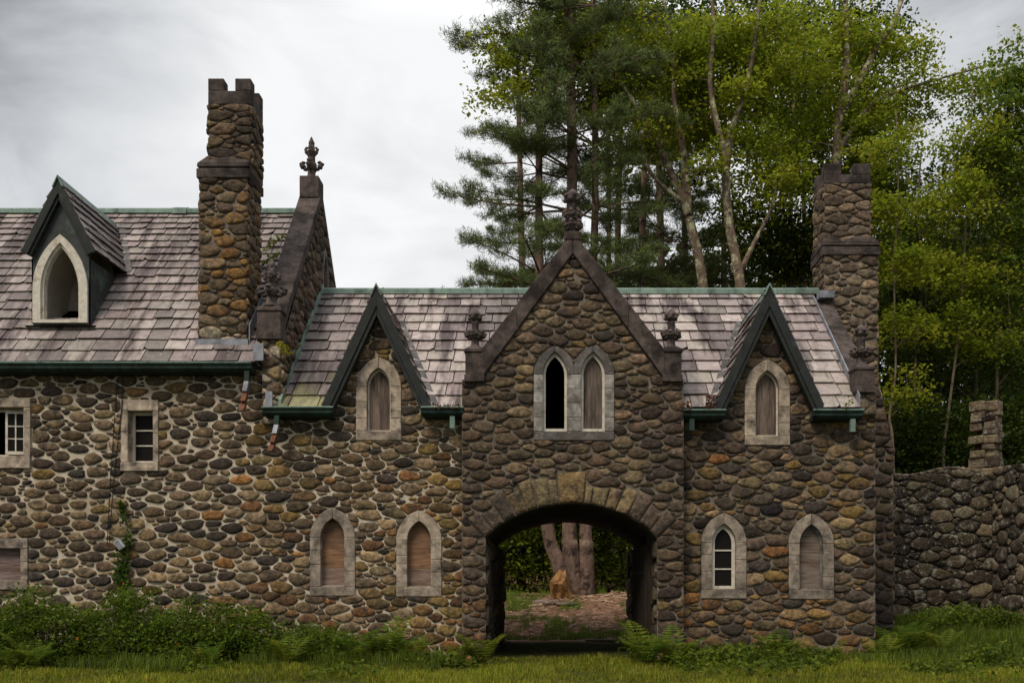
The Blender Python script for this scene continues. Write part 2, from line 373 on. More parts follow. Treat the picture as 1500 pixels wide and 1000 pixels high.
def stones(mb, T, outline, holes, size=(0.36, 0.19), gap=0.018, relief=0.045, pal=None, seed=1, p=7, flat=0.0, spread=0.42, n=14, fill=0.565):
    rng = np.random.default_rng(seed)
    out = np.array(outline); lo, hi = out.min(0), out.max(0)
    ax = np.array(size); area = (hi-lo).prod()
    m = int(area/(ax.prod())*7) + 40
    sz = np.sort(np.clip(np.exp(rng.normal(0, spread, m)), 0.30, 2.1))[::-1]
    P = rng.random((m, 2))*(hi-lo) + lo
    ok = in_poly(P, outline)
    for h in holes: ok &= ~in_poly(P, h)
    P, sz = P[ok], sz[ok]
    acc = np.zeros((len(P), 2)); asz = np.zeros(len(P)); k = 0
    for q, s in zip(P/ax, sz):
        if k:
            d = np.hypot(*(acc[:k]-q).T)
            if (d < fill*(asz[:k]+s)).any(): continue
        acc[k] = q; asz[k] = s; k += 1
    acc, asz = acc[:k], asz[:k]
    th = np.arange(n)*2*math.pi/n
    fgap = gap if callable(gap) else (lambda x: gap); fp = p if callable(p) else (lambda x: p)
    for i in range(k):
        gp, pp0 = fgap(acc[i][0]*ax[0]), fp(acc[i][0]*ax[0])
        d = acc - acc[i]; L = np.hypot(d[:, 0], d[:, 1])
        nb = np.where((L > 0) & (L < 3.2))[0]
        ang = rng.random()*0.4
        dirs_a = np.stack([np.cos(th+ang), np.sin(th+ang)], 1)
        rr = np.full(n, 1.6*asz[i]); p_ = pp0*math.exp(rng.normal(0, .4))
        if len(nb):
            u = d[nb]/L[nb][:, None]; b = L[nb]*asz[i]/(asz[i]+asz[nb])
            cs = dirs_a @ u.T
            inv = np.where(cs > 0.05, cs/b[None, :], 0)
            rr = (np.power(inv, p_).sum(1) + (1/rr)**p_)**(-1/p_)
        rr = np.minimum(rr, asz[i]*1.05)
        vec = dirs_a*rr[:, None]*ax[None, :]
        r = np.hypot(vec[:, 0], vec[:, 1]); dirs = vec/r[:, None]
        c = acc[i]*ax
        lim = ray_poly(c, dirs, outline, 9.0)
        for h in holes:
            ha = np.array(h)
            if (ha.min(0) - c > 1).any() or (c - ha.max(0) > 1).any(): continue
            lim = np.minimum(lim, ray_poly(c, dirs, h, 9.0))
        r = np.minimum(r, lim) - gp*(0.6 + 0.8*rng.random())
        r = r*(1 + rng.normal(0, 0.025, n) + .05*np.sin(2*th + rng.random()*6.3) + .05*np.sin(3*th + rng.random()*6.3))
        r = np.minimum(r, lim - gp*.5)
        if r.min() < 0.012 or r.mean() < 0.035:
            r = np.maximum(r, 0.015)
            if r.mean() < 0.04: continue
        q = T(c[0], c[1], 0)
        add_dome(mb, c, dirs, r, relief*(0.6 + 0.5*min(asz[i], 1.4))*(0.8 + .4*rng.random()), pal(rng, q[0], q[2]), T, min(1.0, flat + rng.random()*.7), rng)

def poly_stone(mb, T, poly, gap, relief, col, n=24, flat=1.0):
    A = np.array(poly, dtype=float); c = A.mean(0)
    th = np.arange(n)*2*math.pi/n + 0.1
    dirs = np.stack([np.cos(th), np.sin(th)], 1)
    vd = A - c; extra = vd/np.hypot(vd[:, 0], vd[:, 1])[:, None]     # hit the corners too
    dirs = np.concatenate([dirs, extra]); dirs = dirs[np.argsort(np.arctan2(dirs[:, 1], dirs[:, 0]))]
    r = ray_poly(c, dirs, poly, 5.0) - gap
    add_dome(mb, c, dirs, r, relief, col, T, flat)

def front(D):          # wall facing the camera: u = x, v = z
    return lambda u, v, n: (u, D - n, v)
def facing_right(X):   # face towards +x: u = -y ... keep u = y
    return lambda u, v, n: (X + n, u, v)
def facing_left(X):
    return lambda u, v, n: (X - n, u, v)

def jit(rng, c, a=0.18):
    k = 1 + rng.normal(0, a); return tuple(max(0.012, q*w*k*(1 + rng.normal(0, 0.025))) for q, w in zip(c, (1.15, 1.03, .86)))
GREYB = [(.142,.108,.072), (.108,.081,.055), (.175,.137,.090), (.080,.061,.045), (.118,.092,.068), (.150,.118,.082), (.058,.047,.040), (.20,.156,.100), (.046,.039,.036)]
RUST = [(.150,.086,.042), (.175,.112,.055), (.120,.072,.038), (.14,.10,.055), (.18,.098,.040)]
OCHRE = [(.165,.115,.045), (.135,.098,.045), (.18,.13,.058)]
PURP = [(.060,.046,.038), (.078,.060,.046), (.048,.038,.034), (.095,.073,.055), (.115,.090,.064)]
def pick(rng, a): return a[rng.integers(len(a))]
def bumpf(x, c, w): return math.exp(-((x-c)/w)**2)
def pal_wall(rng, x, z):
    X = CX + x*65; Y = HY - (z-EYE)*65
    pr = 0.02 + 0.42*bumpf(X, 540, 220)*float(sstep(640, 860, Y)) + 0.5*bumpf(X, 1140, 120)*float(sstep(780, 900, Y)) + 0.05*float(sstep(250, 400, X))*float(sstep(560, 700, Y))
    po = 0.04 + 0.5*bumpf(X, 660, 40)*float(sstep(600, 680, Y)) + 0.25*bumpf(X, 1215, 50)*float(sstep(600, 700, Y)) + 0.12*bumpf(X, 1020, 30) + 0.1*bumpf(X, 400, 60)*float(sstep(500, 560, Y))
    u = rng.random()
    if u < pr: return jit(rng, pick(rng, RUST), .2)
    if u < pr + po: return jit(rng, pick(rng, OCHRE))
    if X > 1000 and rng.random() < 0.45: return jit(rng, pick(rng, PURP), .25)
    return jit(rng, pick(rng, GREYB), .22)
def pal_gate(rng, x, z):
    X = CX + x*66; Y = HY - (z-EYE)*66
    side = max(bumpf(X, 690, 45), bumpf(X, 990, 45))
    if Y > 880 and rng.random() < .5: return jit(rng, pick(rng, RUST), .2)
    if rng.random() < 0.48 + .5*side: return jit(rng, pick(rng, PURP), .25)
    if rng.random() < 0.05: return jit(rng, pick(rng, OCHRE))
    return jit(rng, pick(rng, GREYB[:6]), .2)
def pal_chim(rng, x, z):
    if z > 10.6 and x < 0: return jit(rng, pick(rng, PURP[1:] + GREYB[:2]), .2)
    u = rng.random()
    if x < 0 and z < 7.7 and u < .4: return jit(rng, (.30,.27,.23), .25)
    if u < .34: return jit(rng, pick(rng, [(.16,.095,.035), (.18,.11,.045), (.13,.085,.04)]), .2)
    return jit(rng, pick(rng, GREYB[:6] + PURP[3:]), .2)
def pal_chim_r(rng, x, z): return jit(rng, pick(rng, [(.125,.100,.078), (.155,.125,.097), (.095,.076,.062), (.14,.118,.09), (.17,.137,.10)]), .2)
def pal_dry(rng, x, z): return jit(rng, pick(rng, [(.05,.043,.036), (.07,.058,.045), (.04,.034,.03), (.095,.08,.06), (.06,.05,.045), (.13,.115,.085)]), .3)

def sheet(mb, T, outline, holes, n=0.0, col=None):
    polys = [[Vector((a, b, 0)) for a, b in q] for q in [outline] + holes]
    flatp = [v for q in polys for v in q]
    b = mb.verts([T(v.x, v.y, n) for v in flatp], col)
    for tri in geometry.tessellate_polygon(polys): mb.face([b+i for i in tri])

# ------------------------------------------------------------------ lancets and windows
def arc_pts(xc, a, zs, h, k=9):
    """left foot -> apex -> right foot of a pointed arch, half width a, spring zs, rise h"""
    Rr = (a*a + h*h)/(2*a); out = []
    t1 = math.atan2(h, Rr-a)                     # angle of apex seen from the arc centre
    left = []
    for i in range(k+1):
        t = t1*i/k
        left.append((xc + (Rr - a) - Rr*math.cos(t), zs + Rr*math.sin(t)))
    right = [(2*xc - u, v) for (u, v) in reversed(left[:-1])]
    return left + right
def lancet_poly(xc, a, z0, zs, h, k=9): return [(xc-a, z0)] + arc_pts(xc, a, zs, h, k) + [(xc+a, z0)]
def clip_poly(poly, axis_, val, keep_less):
    out = []; n = len(poly)
    for i in range(n):
        p, q = poly[i], poly[(i+1) % n]
        fp = (p[axis_] - val)*(1 if keep_less else -1); fq_ = (q[axis_] - val)*(1 if keep_less else -1)
        if fp <= 0: out.append(p)
        if fp*fq_ < 0:
            t = fp/(fp-fq_); out.append((p[0]+(q[0]-p[0])*t, p[1]+(q[1]-p[1])*t))
    return out
def ext(mb, poly, D, n0, n1, col=None):          # polygon in the facade plane, from n0 (front) to n1 (back) along the normal
    a = sum(poly[i][0]*poly[(i+1) % len(poly)][1] - poly[(i+1) % len(poly)][0]*poly[i][1] for i in range(len(poly)))
    if a < 0: poly = poly[::-1]
    mb.prism([(u, D-n0, v) for u, v in poly], (0, n0-n1, 0), col)

def tint(c, a=0.15): k = 1 + R.uniform(-a, a); return tuple(q*k for q in c)
BOARDC = [(.155,.115,.090), (.13,.096,.076), (.175,.128,.10)]

def surround_mesh(D, xc, a, ai, z0, zs, h, hi, zsill, col, proud=0.05, depth=0.32, narc=8):
    mb = MB(); g = 0.003
    outer = arc_pts(xc, a, zs, h, narc); inner = arc_pts(xc, ai, zs, hi, narc)
    m = narc
    lo_, li_ = outer[:m+1], inner[:m+1]
    ro_, ri_ = outer[m:], inner[m:]
    ext(mb, [(p[0], p[1]) for p in lo_[:-1]] + [(xc-g, lo_[-1][1]), (xc-g, li_[-1][1])] + li_[:-1][::-1], D, proud, -depth, tint(col))
    ext(mb, [(xc+g, ro_[0][1])] + ro_[1:] + ri_[1:][::-1] + [(xc+g, ri_[0][1])], D, proud, -depth, tint(col))
    nb = 3
    for s in (-1, 1):
        zz = [zsill]
        cuts = sorted(R.uniform(0.18, 0.9) for _ in range(nb-1))
        zz += [zsill + (zs-zsill)*(c*.5 + (i+1)/nb*.5) for i, c in enumerate(cuts)] + [zs]
        for k in range(nb):
            x0, x1 = sorted((xc+s*ai, xc+s*a))
            ext(mb, [(x0, zz[k]+g), (x1, zz[k]+g), (x1, zz[k+1]-g), (x0, zz[k+1]-g)], D, proud + R.uniform(-.004, .004), -depth, tint(col, .2))
    ext(mb, [(xc-a, z0), (xc+a, z0), (xc+a, zsill-g), (xc-a, zsill-g)], D, proud+0.006, -depth, tint(tuple(q*.8 for q in col)))
    # sloping inner sill
    mb.prism([(xc-ai-.02, D-proud*.6, zsill-.01), (xc-ai-.02, D+.2, zsill+.05), (xc-ai-.02, D+.2, zsill-.04), (xc-ai-.02, D-proud*.6, zsill-.04)], (2*ai+.04, 0, 0), tint(tuple(q*.75 for q in col)))
    return mb
def sash_mesh(D, poly_o, poly_i, n0, n1):
    mb = MB(); N = len(poly_o)
    for i in range(N):
        j = (i+1) % N
        ext(mb, [poly_o[i], poly_o[j], poly_i[j], poly_i[i]], D, n0, n1)
    return mb

BROOT = empty('stone_gatehouse', (0, 25.3, 0), 'fieldstone gatehouse with carriage arch, steep slate roofs, tall crenellated chimneys and gothic gables', 'building')
HOLES = {'main': [], 'gate': []}
def lancet(xcp, y0p, y1p, D, key, style, col, wpx=66):
    s = F/D
    xc = px(xcp, D); z0 = pz(y1p, D); zt = pz(y0p, D); a = wpx/2/s
    h = a*2*.66; zs = zt - h; ai = a*.525; hi = ai*2*.80; zsill = z0 + .21
    col = tuple(col)
    sm = surround_mesh(D, xc, a, ai, z0, zs, h, hi, zsill, col)
    w = sm.build('window', M['trim'], BROOT, bevel=0.012)
    HOLES[key].append(lancet_poly(xc, a, z0, zs, h))
    full = lancet_poly(xc, ai+.01, zsill-.02, zs, hi+.01)
    if style == 'planks':
        n = 2
        for k in range(n):
            q = clip_poly(clip_poly(full, 0, xc-ai-.02+(2*ai+.04)*(k+1)/n-.003, True), 0, xc-ai-.02+(2*ai+.04)*k/n, False)
            b = MB(); ext(b, q, D, -.13-.004*k, -.17, tint(BOARDC[k % 3])); b.build('board', M['board_v'], w)
    elif style == 'boards':
        cuts = [zsill-.02, zsill+.42+R.uniform(-.05, .05), zsill+.86+R.uniform(-.05, .05), zs+hi+.1]
        for k in range(3):
            q = clip_poly(clip_poly(full, 1, cuts[k+1]-.004, True), 1, cuts[k], False)
            b = MB(); ext(b, q, D, -.13-.005*(k % 2), -.17, tint([(.21,.145,.115), (.22,.120,.066), (.185,.105,.062)][k], .12)); b.build('board', M['board_h'], w)
    elif style == 'plywood':
        b = MB(); ext(b, full, D, -.14, -.17, (.185,.145,.115)); b.build('board', M['board_h'], w)
    if style in ('planks', 'plywood'):
        po = lancet_poly(xc, ai+.004, zsill-.005, zs, hi+.004); pi = lancet_poly(xc, ai-.035, zsill+.035, zs, hi-.05)
        sash_mesh(D, po, pi, -.10, -.128).build('sash', M['white' if style == 'planks' else 'trim'], w)
    if style == 'sash':
        po = lancet_poly(xc, ai+.004, zsill+.0, zs, hi+.004); pi = lancet_poly(xc, ai-.075, zsill+.075, zs, hi-.11)
        sb = sash_mesh(D, po, pi, -.06, -.13)
        for zz in (zsill+.075+.38, zsill+.075+.80):
            ext(sb, [(xc-ai+.07, zz-.016), (xc+ai-.07, zz-.016), (xc+ai-.07, zz+.016), (xc-ai+.07, zz+.016)], D, -.075, -.12)
        sa = sb.build('sash', M['white'], w)
        b = MB(); ext(b, lancet_poly(xc, ai-.07, zsill+.07, zs, hi-.10), D, -.10, -.105); b.build('pane', M['glass'], sa)
    return w
PALE = (.40, .325, .248); MIDG = (.30, .245, .192)
for args in [
    (555, 523, 645, D0, 'main', 'planks', PALE), (1123.5, 527, 652, D0, 'main', 'planks', PALE),
    (487.5, 743, 872, D0, 'main', 'boards', MIDG), (614, 747, 873, D0, 'main', 'boards', PALE),
    (1060, 751, 876, D0, 'main', 'sash', MIDG), (1188, 752, 877, D0, 'main', 'plywood', MIDG)]:
    lancet(*args)

# twin lancet over the gate
def twin():
    D = DG; s = F/D
    z0, zt = pz(645, D), pz(507, D); a = 31/s; ai = 17.5/s
    xs = (px(813, D), px(868.5, D)); h = a*1.35; zs = zt-h; hi = ai*1.9; zsill = z0+.2
    col = (.20, .18, .165); mb = MB(); g = .003; xm = (xs[0]+xs[1])/2
    for k, xc in enumerate(xs):
        o_ = arc_pts(xc, a, zs, h, 10); i_ = arc_pts(xc, ai, zs, hi, 10)
        mid = [min(o_, key=lambda p: abs(p[0]-xm) + (10 if p[1] < zs+.01 else 0))]
        left = o_[:11]; right = o_[10:]
        if k == 0: right = [p for p in right if p[0] < xm] + [(xm-g, zs+.20)] + [(xm-g, zs)]
        else: left = [(xm+g, zs)] + [(xm+g, zs+.20)] + [p for p in left if p[0] > xm]
        ext(mb, left[:-1] + [(xc-g, left[-1][1]), (xc-g, i_[10][1])] + i_[:10][::-1], D, .05, -.32, tint(tuple(q*.62 for q in col)))
        ext(mb, [(xc+g, o_[10][1])] + right[1:] + i_[11:][::-1] + [(xc+g, i_[10][1])], D, .05, -.32, tint(tuple(q*.62 for q in col)))
    for x0, x1 in ((xs[0]-a, xs[0]-ai), (xs[0]+ai, xs[1]-ai), (xs[1]+ai, xs[1]+a)):
        nb = 4
        for b in range(nb):
            za, zb = zsill+(zs-zsill)*b/nb, zsill+(zs-zsill)*(b+1)/nb
            ext(mb, [(x0, za+g), (x1, za+g), (x1, zb-g), (x0, zb-g)], D, .05+R.uniform(-.004, .004), -.32, tint((.30, .28, .25), .18))
    ext(mb, [(xs[0]-a, z0), (xs[1]+a, z0), (xs[1]+a, zsill-g), (xs[0]-a, zsill-g)], D, .056, -.32, tuple(q*.6 for q in col))
    for xc in xs: mb.prism([(xc-ai-.02, D-.03, zsill-.01), (xc-ai-.02, D+.2, zsill+.05), (xc-ai-.02, D+.2, zsill-.04), (xc-ai-.02, D-.03, zsill-.04)], (2*ai+.04, 0, 0), (.27, .25, .21))
    w = mb.build('window', M['trim'], BROOT, bevel=0.012)
    w['label'] = 'twin lancet window over the carriage arch, one light open and black'
    P = [(xs[0]-a, z0)] + [p for p in arc_pts(xs[0], a, zs, h, 9) if p[0] < xm] + [p for p in arc_pts(xs[1], a, zs, h, 9) if p[0] > xm] + [(xs[1]+a, z0)]
    HOLES['gate'].append(P)
    for k, xc in enumerate(xs):
        po = lancet_poly(xc, ai+.004, zsill, zs, hi+.004); pi = lancet_poly(xc, ai-.055, zsill+.07, zs, hi-.09)
        sash_mesh(D, po, pi, -.05, -.12).build('sash', M['white'], w)
    xc = xs[1]; q = lancet_poly(xc, ai-.04, zsill+.05, zs, hi-.07)
    b = MB(); ext(b, q, D, -.13, -.16, (.13, .10, .082)); b.build('board', M['board_v'], w)
twin()

# square windows of the left wing
def rect_window(x0p, x1p, y0p, y1p, ox0, ox1, oy0, oy1, style, col=PALE):
    D = D0; X0, X1, Z0, Z1 = px(x0p, D), px(x1p, D), pz(y1p, D), pz(y0p, D)
    A0, A1, B0, B1 = px(ox0, D), px(ox1, D), pz(oy1, D), pz(oy0, D)
    mb = MB(); g = .003
    ext(mb, [(X0, B1+g), (X1, B1+g), (X1, Z1), (X0, Z1)], D, .055, -.35, tint(col))
    ext(mb, [(X0, Z0), (X1, Z0), (X1, B0-g), (X0, B0-g)], D, .075, -.35, tint(col))
    for (p0, p1) in ((X0, A0), (A1, X1)):
        zm = (B0+B1)/2 + R.uniform(-.15, .15)
        ext(mb, [(p0, B0+g), (p1, B0+g), (p1, zm-g), (p0, zm-g)], D, .05, -.35, tint(col)); ext(mb, [(p0, zm+g), (p1, zm+g), (p1, B1-g), (p0, B1-g)], D, .053, -.35, tint(col))
    w = mb.build('window', M['trim'], BROOT, bevel=.014)
    HOLES['main'].append([(X0, Z0), (X1, Z0), (X1, Z1), (X0, Z1)])
    rect = lambda a, b, c, d: [(a, c), (b, c), (b, d), (a, d)]
    if style == 'board':
        b = MB(); ext(b, rect(A0-.01, A1+.01, B0-.01, B1+.01), D, -.12, -.15, (.20, .145, .13)); b.build('board', M['board_h'], w)
    else:
        f = .06
        sb = sash_mesh(D, rect(A0, A1, B0, B1), rect(A0+f, A1-f, B0+f, B1-f), -.2, -.27)
        if style == 'sash':
            for k in (1, 2):
                zz = B0+f + (B1-B0-2*f)*k/3; ext(sb, rect(A0+f-.005, A1-f+.005, zz-.015, zz+.015), D, -.21, -.255)
            sa = sb.build('sash', M['white'], w)
            b = MB(); ext(b, rect(A0+f-.01, A1-f+.01, B0+f-.01, B1-f+.01), D, -.235, -.24); b.build('pane', M['glass'], sa)
        else:
            sb.build('sash', M['white'], w)
            # casement swung outwards about its left stile
            W = A1-f-px(4, D); H = B1-B0-2*f; hx, hy = px(4, D), D+.12; ang = math.radians(7)
            T = lambda u, v, n: (hx + u*math.cos(ang) - n*math.sin(ang), hy + u*math.sin(ang) + n*math.cos(ang), B0+f+v)
            def bar(m, u0, u1, v0, v1, t0=-.02, t1=.02):
                pts = [T(u0, v0, t0), T(u1, v0, t0), T(u1, v1, t0), T(u0, v1, t0)]; q = Vector(T(0, 0, t1)) - Vector(T(0, 0, t0)); m.prism(pts, q)
            cb = MB()
            bar(cb, 0, .05, 0, H); bar(cb, W-.05, W, 0, H); bar(cb, .05, W-.05, 0, .07); bar(cb, .05, W-.05, H-.05, H)
            bar(cb, W/2-.014, W/2+.014, .07, H-.05, -.014, .014)
            for k in (1, 2): z = .07+(H-.12)*k/3; bar(cb, .05, W/2-.014, z-.012, z+.012, -.013, .013); bar(cb, W/2+.014, W-.05, z-.012, z+.012, -.013, .013)
            ca = cb.build('casement', M['white'], w)
            gb = MB(); bar(gb, .045, W-.045, .065, H-.045, -.003, .003); gb.build('pane', M['glass'], ca)
    return w
rect_window(-38, 46, 583, 686, -27, 36, 597, 668, 'casement')
rect_window(178, 233, 586, 690, 188.5, 225, 602, 677, 'sash')
rect_window(-40, 42, 788, 863, -30, 31.5, 803, 849, 'board', MIDG)

# ------------------------------------------------------------------ walls
XL, XW, XE = -15.6, -6.05, px(1280, D0)          # left end, end of the wing, right end
ZE = pz(603, D0)                                 # eaves of the gate range
ZW = 6.72                                        # eaves of the wing
GXL, GXR = px(678, DG), px(1000, DG); GXC = (GXL+GXR)/2
PK = 8.12                                        # peak of the wall inside the small gables
gables = [(px(555, D0), 1.20), (px(1122.5, D0), 1.17)]
ZB = -0.4
def main_outline():
    (c1, w1), (c2, w2) = gables
    return [(XL, ZB), (XE+.02, ZB), (XE+.02, ZE+.1), (c2+w2, ZE+.1), (c2, PK), (c2-w2, ZE+.1), (c1+w1, ZE+.1), (c1, PK), (c1-w1, ZE+.1), (XW, ZE+.1), (XW, ZW), (XL, ZW)]
gate_cut = [(GXL+.03, ZB+.01), (GXR-.03, ZB+.01), (GXR-.03, ZE+.09), (GXL+.03, ZE+.09)]
# main wall: one sheet of mortar and stones per stretch
def wall_piece(name, outline, holes, mort, D, kw, label=None):
    mb = MB(); mb.mi = 0
    sheet(mb, front(D), outline, holes, 0.0)
    mb.mi = 1
    stones(mb, front(D), outline, holes, **kw)
    o = mb.build(name, [mort, M['stone']], BROOT, smooth=True)
    if label: o['label'] = label
    return o
hm = HOLES['main']
def sub(holes, x0, x1): return [h for h in holes if x0-.5 < np.array(h)[:, 0].mean() < x1+.5]
(c1, w1), (c2, w2) = gables
wall_piece('wall', [(XL, ZB), (GXL+.05, ZB), (GXL+.05, ZE+.1), (c1+w1, ZE+.1), (c1, PK), (c1-w1, ZE+.1), (XW, ZE+.1), (XW, ZW), (XL, ZW)], sub(hm, XL, GXL), M['mortar_pale'], D0,
           dict(size=(.195, .096), gap=lambda x: .0115 - .0065*float(sstep(-8.5, -5.0, x)), relief=.038, pal=pal_wall, seed=3, p=lambda x: 8 + 5*float(sstep(-8.5, -5.0, x)), spread=.55), 'long wall of rounded stones in pale mortar')
wall_piece('wall', [(GXR-.05, ZB), (XE+.03, ZB), (XE+.03, ZE+.1), (c2+w2, ZE+.1), (c2, PK), (c2-w2, ZE+.1), (GXR-.05, ZE+.1)], sub(hm, GXR, XE), M['mortar_dark'], D0,
           dict(size=(.205, .104), gap=.0055, relief=.040, pal=pal_wall, seed=5, p=11, spread=.52))

# carriage arch: curve, voussoirs, gate wall
AXC = px(837, DG); AHW = 125.3/(F/DG); AZS = pz(788, DG); ARISE = pz(737, DG) - AZS
def arch_curve(xc, hw, zs, rise, k=28):
    return [(xc + hw*t, zs + rise*max(0.0, 1-t*t)**0.82) for t in [math.sin(math.pi/2*(-1 + 2*i/k)) for i in range(k+1)]]
AC = arch_curve(AXC, AHW, AZS, ARISE, 60)
opening = [(AXC-AHW, ZB+.02)] + AC + [(AXC+AHW, ZB+.02)]
cum = [0]
for i in range(1, len(AC)): cum.append(cum[-1] + math.dist(AC[i], AC[i-1]))
def along(s):
    s = min(max(s, 0), cum[-1]); i = max(1, next((k for k in range(1, len(cum)) if cum[k] >= s), len(cum)-1))
    t = (s-cum[i-1])/(cum[i]-cum[i-1]+1e-9); a, b = AC[i-1], AC[i]
    return (a[0]+(b[0]-a[0])*t, a[1]+(b[1]-a[1])*t)
tot = cum[-1]
cuts = [0]
R2 = random.Random(21)
wd = []
q = 0
while q < tot/2 - .27 - .12:
    w_ = R2.uniform(.22, .34); w_ = min(w_, tot/2-.27-q); wd.append(w_); q += w_
half = [0] + list(np.cumsum(wd)); half[-1] = tot/2-.27
cuts = half + [tot-h for h in reversed(half)]
vous = []
ctr = (AXC, AZS - 1.9)
for a, b in zip(cuts[:-1], cuts[1:]):
    key = abs((a+b)/2 - tot/2) < .1
    if key: L = .72
    else: L = R2.choice([.44, .5, .56, .66, .60])
    pa, pb = along(a), along(b)
    def outw(p, L):
        d = (p[0]-ctr[0], p[1]-ctr[1]); n = math.hypot(*d); return (p[0]+d[0]/n*L, p[1]+d[1]/n*L)
    mid = along((a+b)/2)
    P = [pa, mid, pb, outw(pb, L + R2.uniform(-.03, .03)), outw(pa, L + R2.uniform(-.03, .03))]
    vous.append((P, key))
# long jamb stones at each foot of the arch
GZP = pz(556, DG)               # top of the block's shoulders
PKG = pz(372, DG)
gate_out = [(GXL-.02, ZB), (AXC-AHW, ZB), ] + AC + [(AXC+AHW, ZB), (GXR+.02, ZB), (GXR+.02, GZP), (px(972, DG), GZP), (GXC, PKG), (px(705, DG), GZP), (GXL-.02, GZP)]
mb = MB(); sheet(mb, front(DG), gate_out, HOLES['gate'], 0.0)
# sides of the block and reveal of the arch
for X_ in (GXL, GXR): mb.poly([(X_, DG, ZB), (X_, D0+.02, ZB), (X_, D0+.02, GZP), (X_, DG, GZP)])
mb.mi = 1
stones(mb, front(DG), gate_out, HOLES['gate'] + [v[0] for v in vous], size=(.200, .097), gap=.006, relief=.040, pal=pal_gate, seed=8, p=9, spread=.50)
ww = mb.build('wall', [M['mortar_dark'], M['stone']], BROOT, smooth=True); ww['label'] = 'darker gate wall around the carriage arch'
mb = MB()
for P, key in vous:
    xm = np.mean([p[0] for p in P]) - AXC
    c = (.165, .125, .065) if key else ((.15, .125, .078) if abs(xm) < 1.25 else (.085, .068, .058))
    if key is False and R2.random() < .25 and abs(xm) < 1.3: c = (.135, .085, .062)
    poly_stone(mb, front(DG), P, .010, .055, jit(NR, c, .15))
    # soffit of each arch stone, running back from the face in the darkened passage tone
    pa, pb = P[0], P[2]
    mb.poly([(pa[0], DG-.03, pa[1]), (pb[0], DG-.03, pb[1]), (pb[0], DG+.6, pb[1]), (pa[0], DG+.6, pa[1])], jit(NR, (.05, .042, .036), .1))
mb.build('arch', M['stone'], BROOT, smooth=True)['label'] = 'ring of long wedge stones over the carriageway'

# passage
def passage():
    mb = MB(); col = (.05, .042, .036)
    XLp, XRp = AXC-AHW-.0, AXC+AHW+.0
    rear = arch_curve(AXC, 2.06, pz(800, DB), 3.575-pz(800, DB), 60)
    # vault
    for i in range(60):
        a, b, c, d = AC[i], AC[i+1], rear[i+1], rear[i]
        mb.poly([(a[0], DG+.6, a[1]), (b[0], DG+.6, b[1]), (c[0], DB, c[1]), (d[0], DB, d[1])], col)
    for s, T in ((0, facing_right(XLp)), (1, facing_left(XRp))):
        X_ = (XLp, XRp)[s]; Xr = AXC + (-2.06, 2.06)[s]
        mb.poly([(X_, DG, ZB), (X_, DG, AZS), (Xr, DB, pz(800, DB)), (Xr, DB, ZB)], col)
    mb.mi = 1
    pald = lambda rng, x, z: jit(rng, pick(rng, [(.075,.062,.05), (.06,.05,.042), (.09,.075,.055), (.11, .085, .05)]), .2)  # stones coloured darker to stand in for the passage's lack of light
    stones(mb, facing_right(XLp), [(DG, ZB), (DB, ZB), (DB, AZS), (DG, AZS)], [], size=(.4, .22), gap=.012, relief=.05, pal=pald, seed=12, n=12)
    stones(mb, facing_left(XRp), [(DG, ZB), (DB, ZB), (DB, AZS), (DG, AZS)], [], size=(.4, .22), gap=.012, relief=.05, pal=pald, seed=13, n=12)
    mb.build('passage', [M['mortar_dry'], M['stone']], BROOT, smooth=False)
    # rear wall with its arch, end walls, party walls
    mb = MB()
    ro = [(XW, ZB), (AXC-2.06, ZB)] + rear + [(AXC+2.06, ZB), (XE, ZB), (XE, ZE+.1), (XW, ZE+.1)]
    sheet(mb, front(DB), ro, [], 0)
    mb.poly([(XL, DB, ZB), (XW, DB, ZB), (XW, DB, ZW), (XL, DB, ZW)])
    mb.poly([(XL, D0, ZB), (XL, DB, ZB), (XL, DB, ZW), (XL, DR, pz(312, DR)-.1), (XL, D0, ZW)])
    mb.build('wall', M['mortar_dark'], BROOT)['label'] = 'rear wall'
passage()
def door_leaf():
    mb = MB()
    hx, hy = AXC+AHW-.13, DG+.75; ang = math.radians(94)
    for k in range(7):
        u0, u1 = k*.26, k*.26+.25
        T = lambda u, n, z: (hx + u*math.cos(ang) - n*math.sin(ang), hy + u*math.sin(ang) + n*math.cos(ang), z)
        top = 2.55 + .0*k
        mb.prism([T(u0, 0, .12), T(u1, 0, .12), T(u1, 0, top), T(u0, 0, top)], Vector(T(0, .06, 0)) - Vector(T(0, 0, 0)))
    d = mb.build('door', M['dark_timber'], BROOT, bevel=.006); d['label'] = 'dark plank gate folded open inside the archway'
    for z in (.6, 1.9):
        s = MB(); s.prism([T(0, .065, z), T(1.6, .065, z), T(1.6, .065, z+.08), T(0, .065, z+.08)], Vector(T(0, .014, 0)) - Vector(T(0, 0, 0))); s.build('strap', M['iron'], d)
    p = MB(); p.box(hx-.02, hx+.12, hy-.16, hy-.01, 0, 2.75); p.build('door_post', M['dark_timber'], BROOT, bevel=.01)
door_leaf()

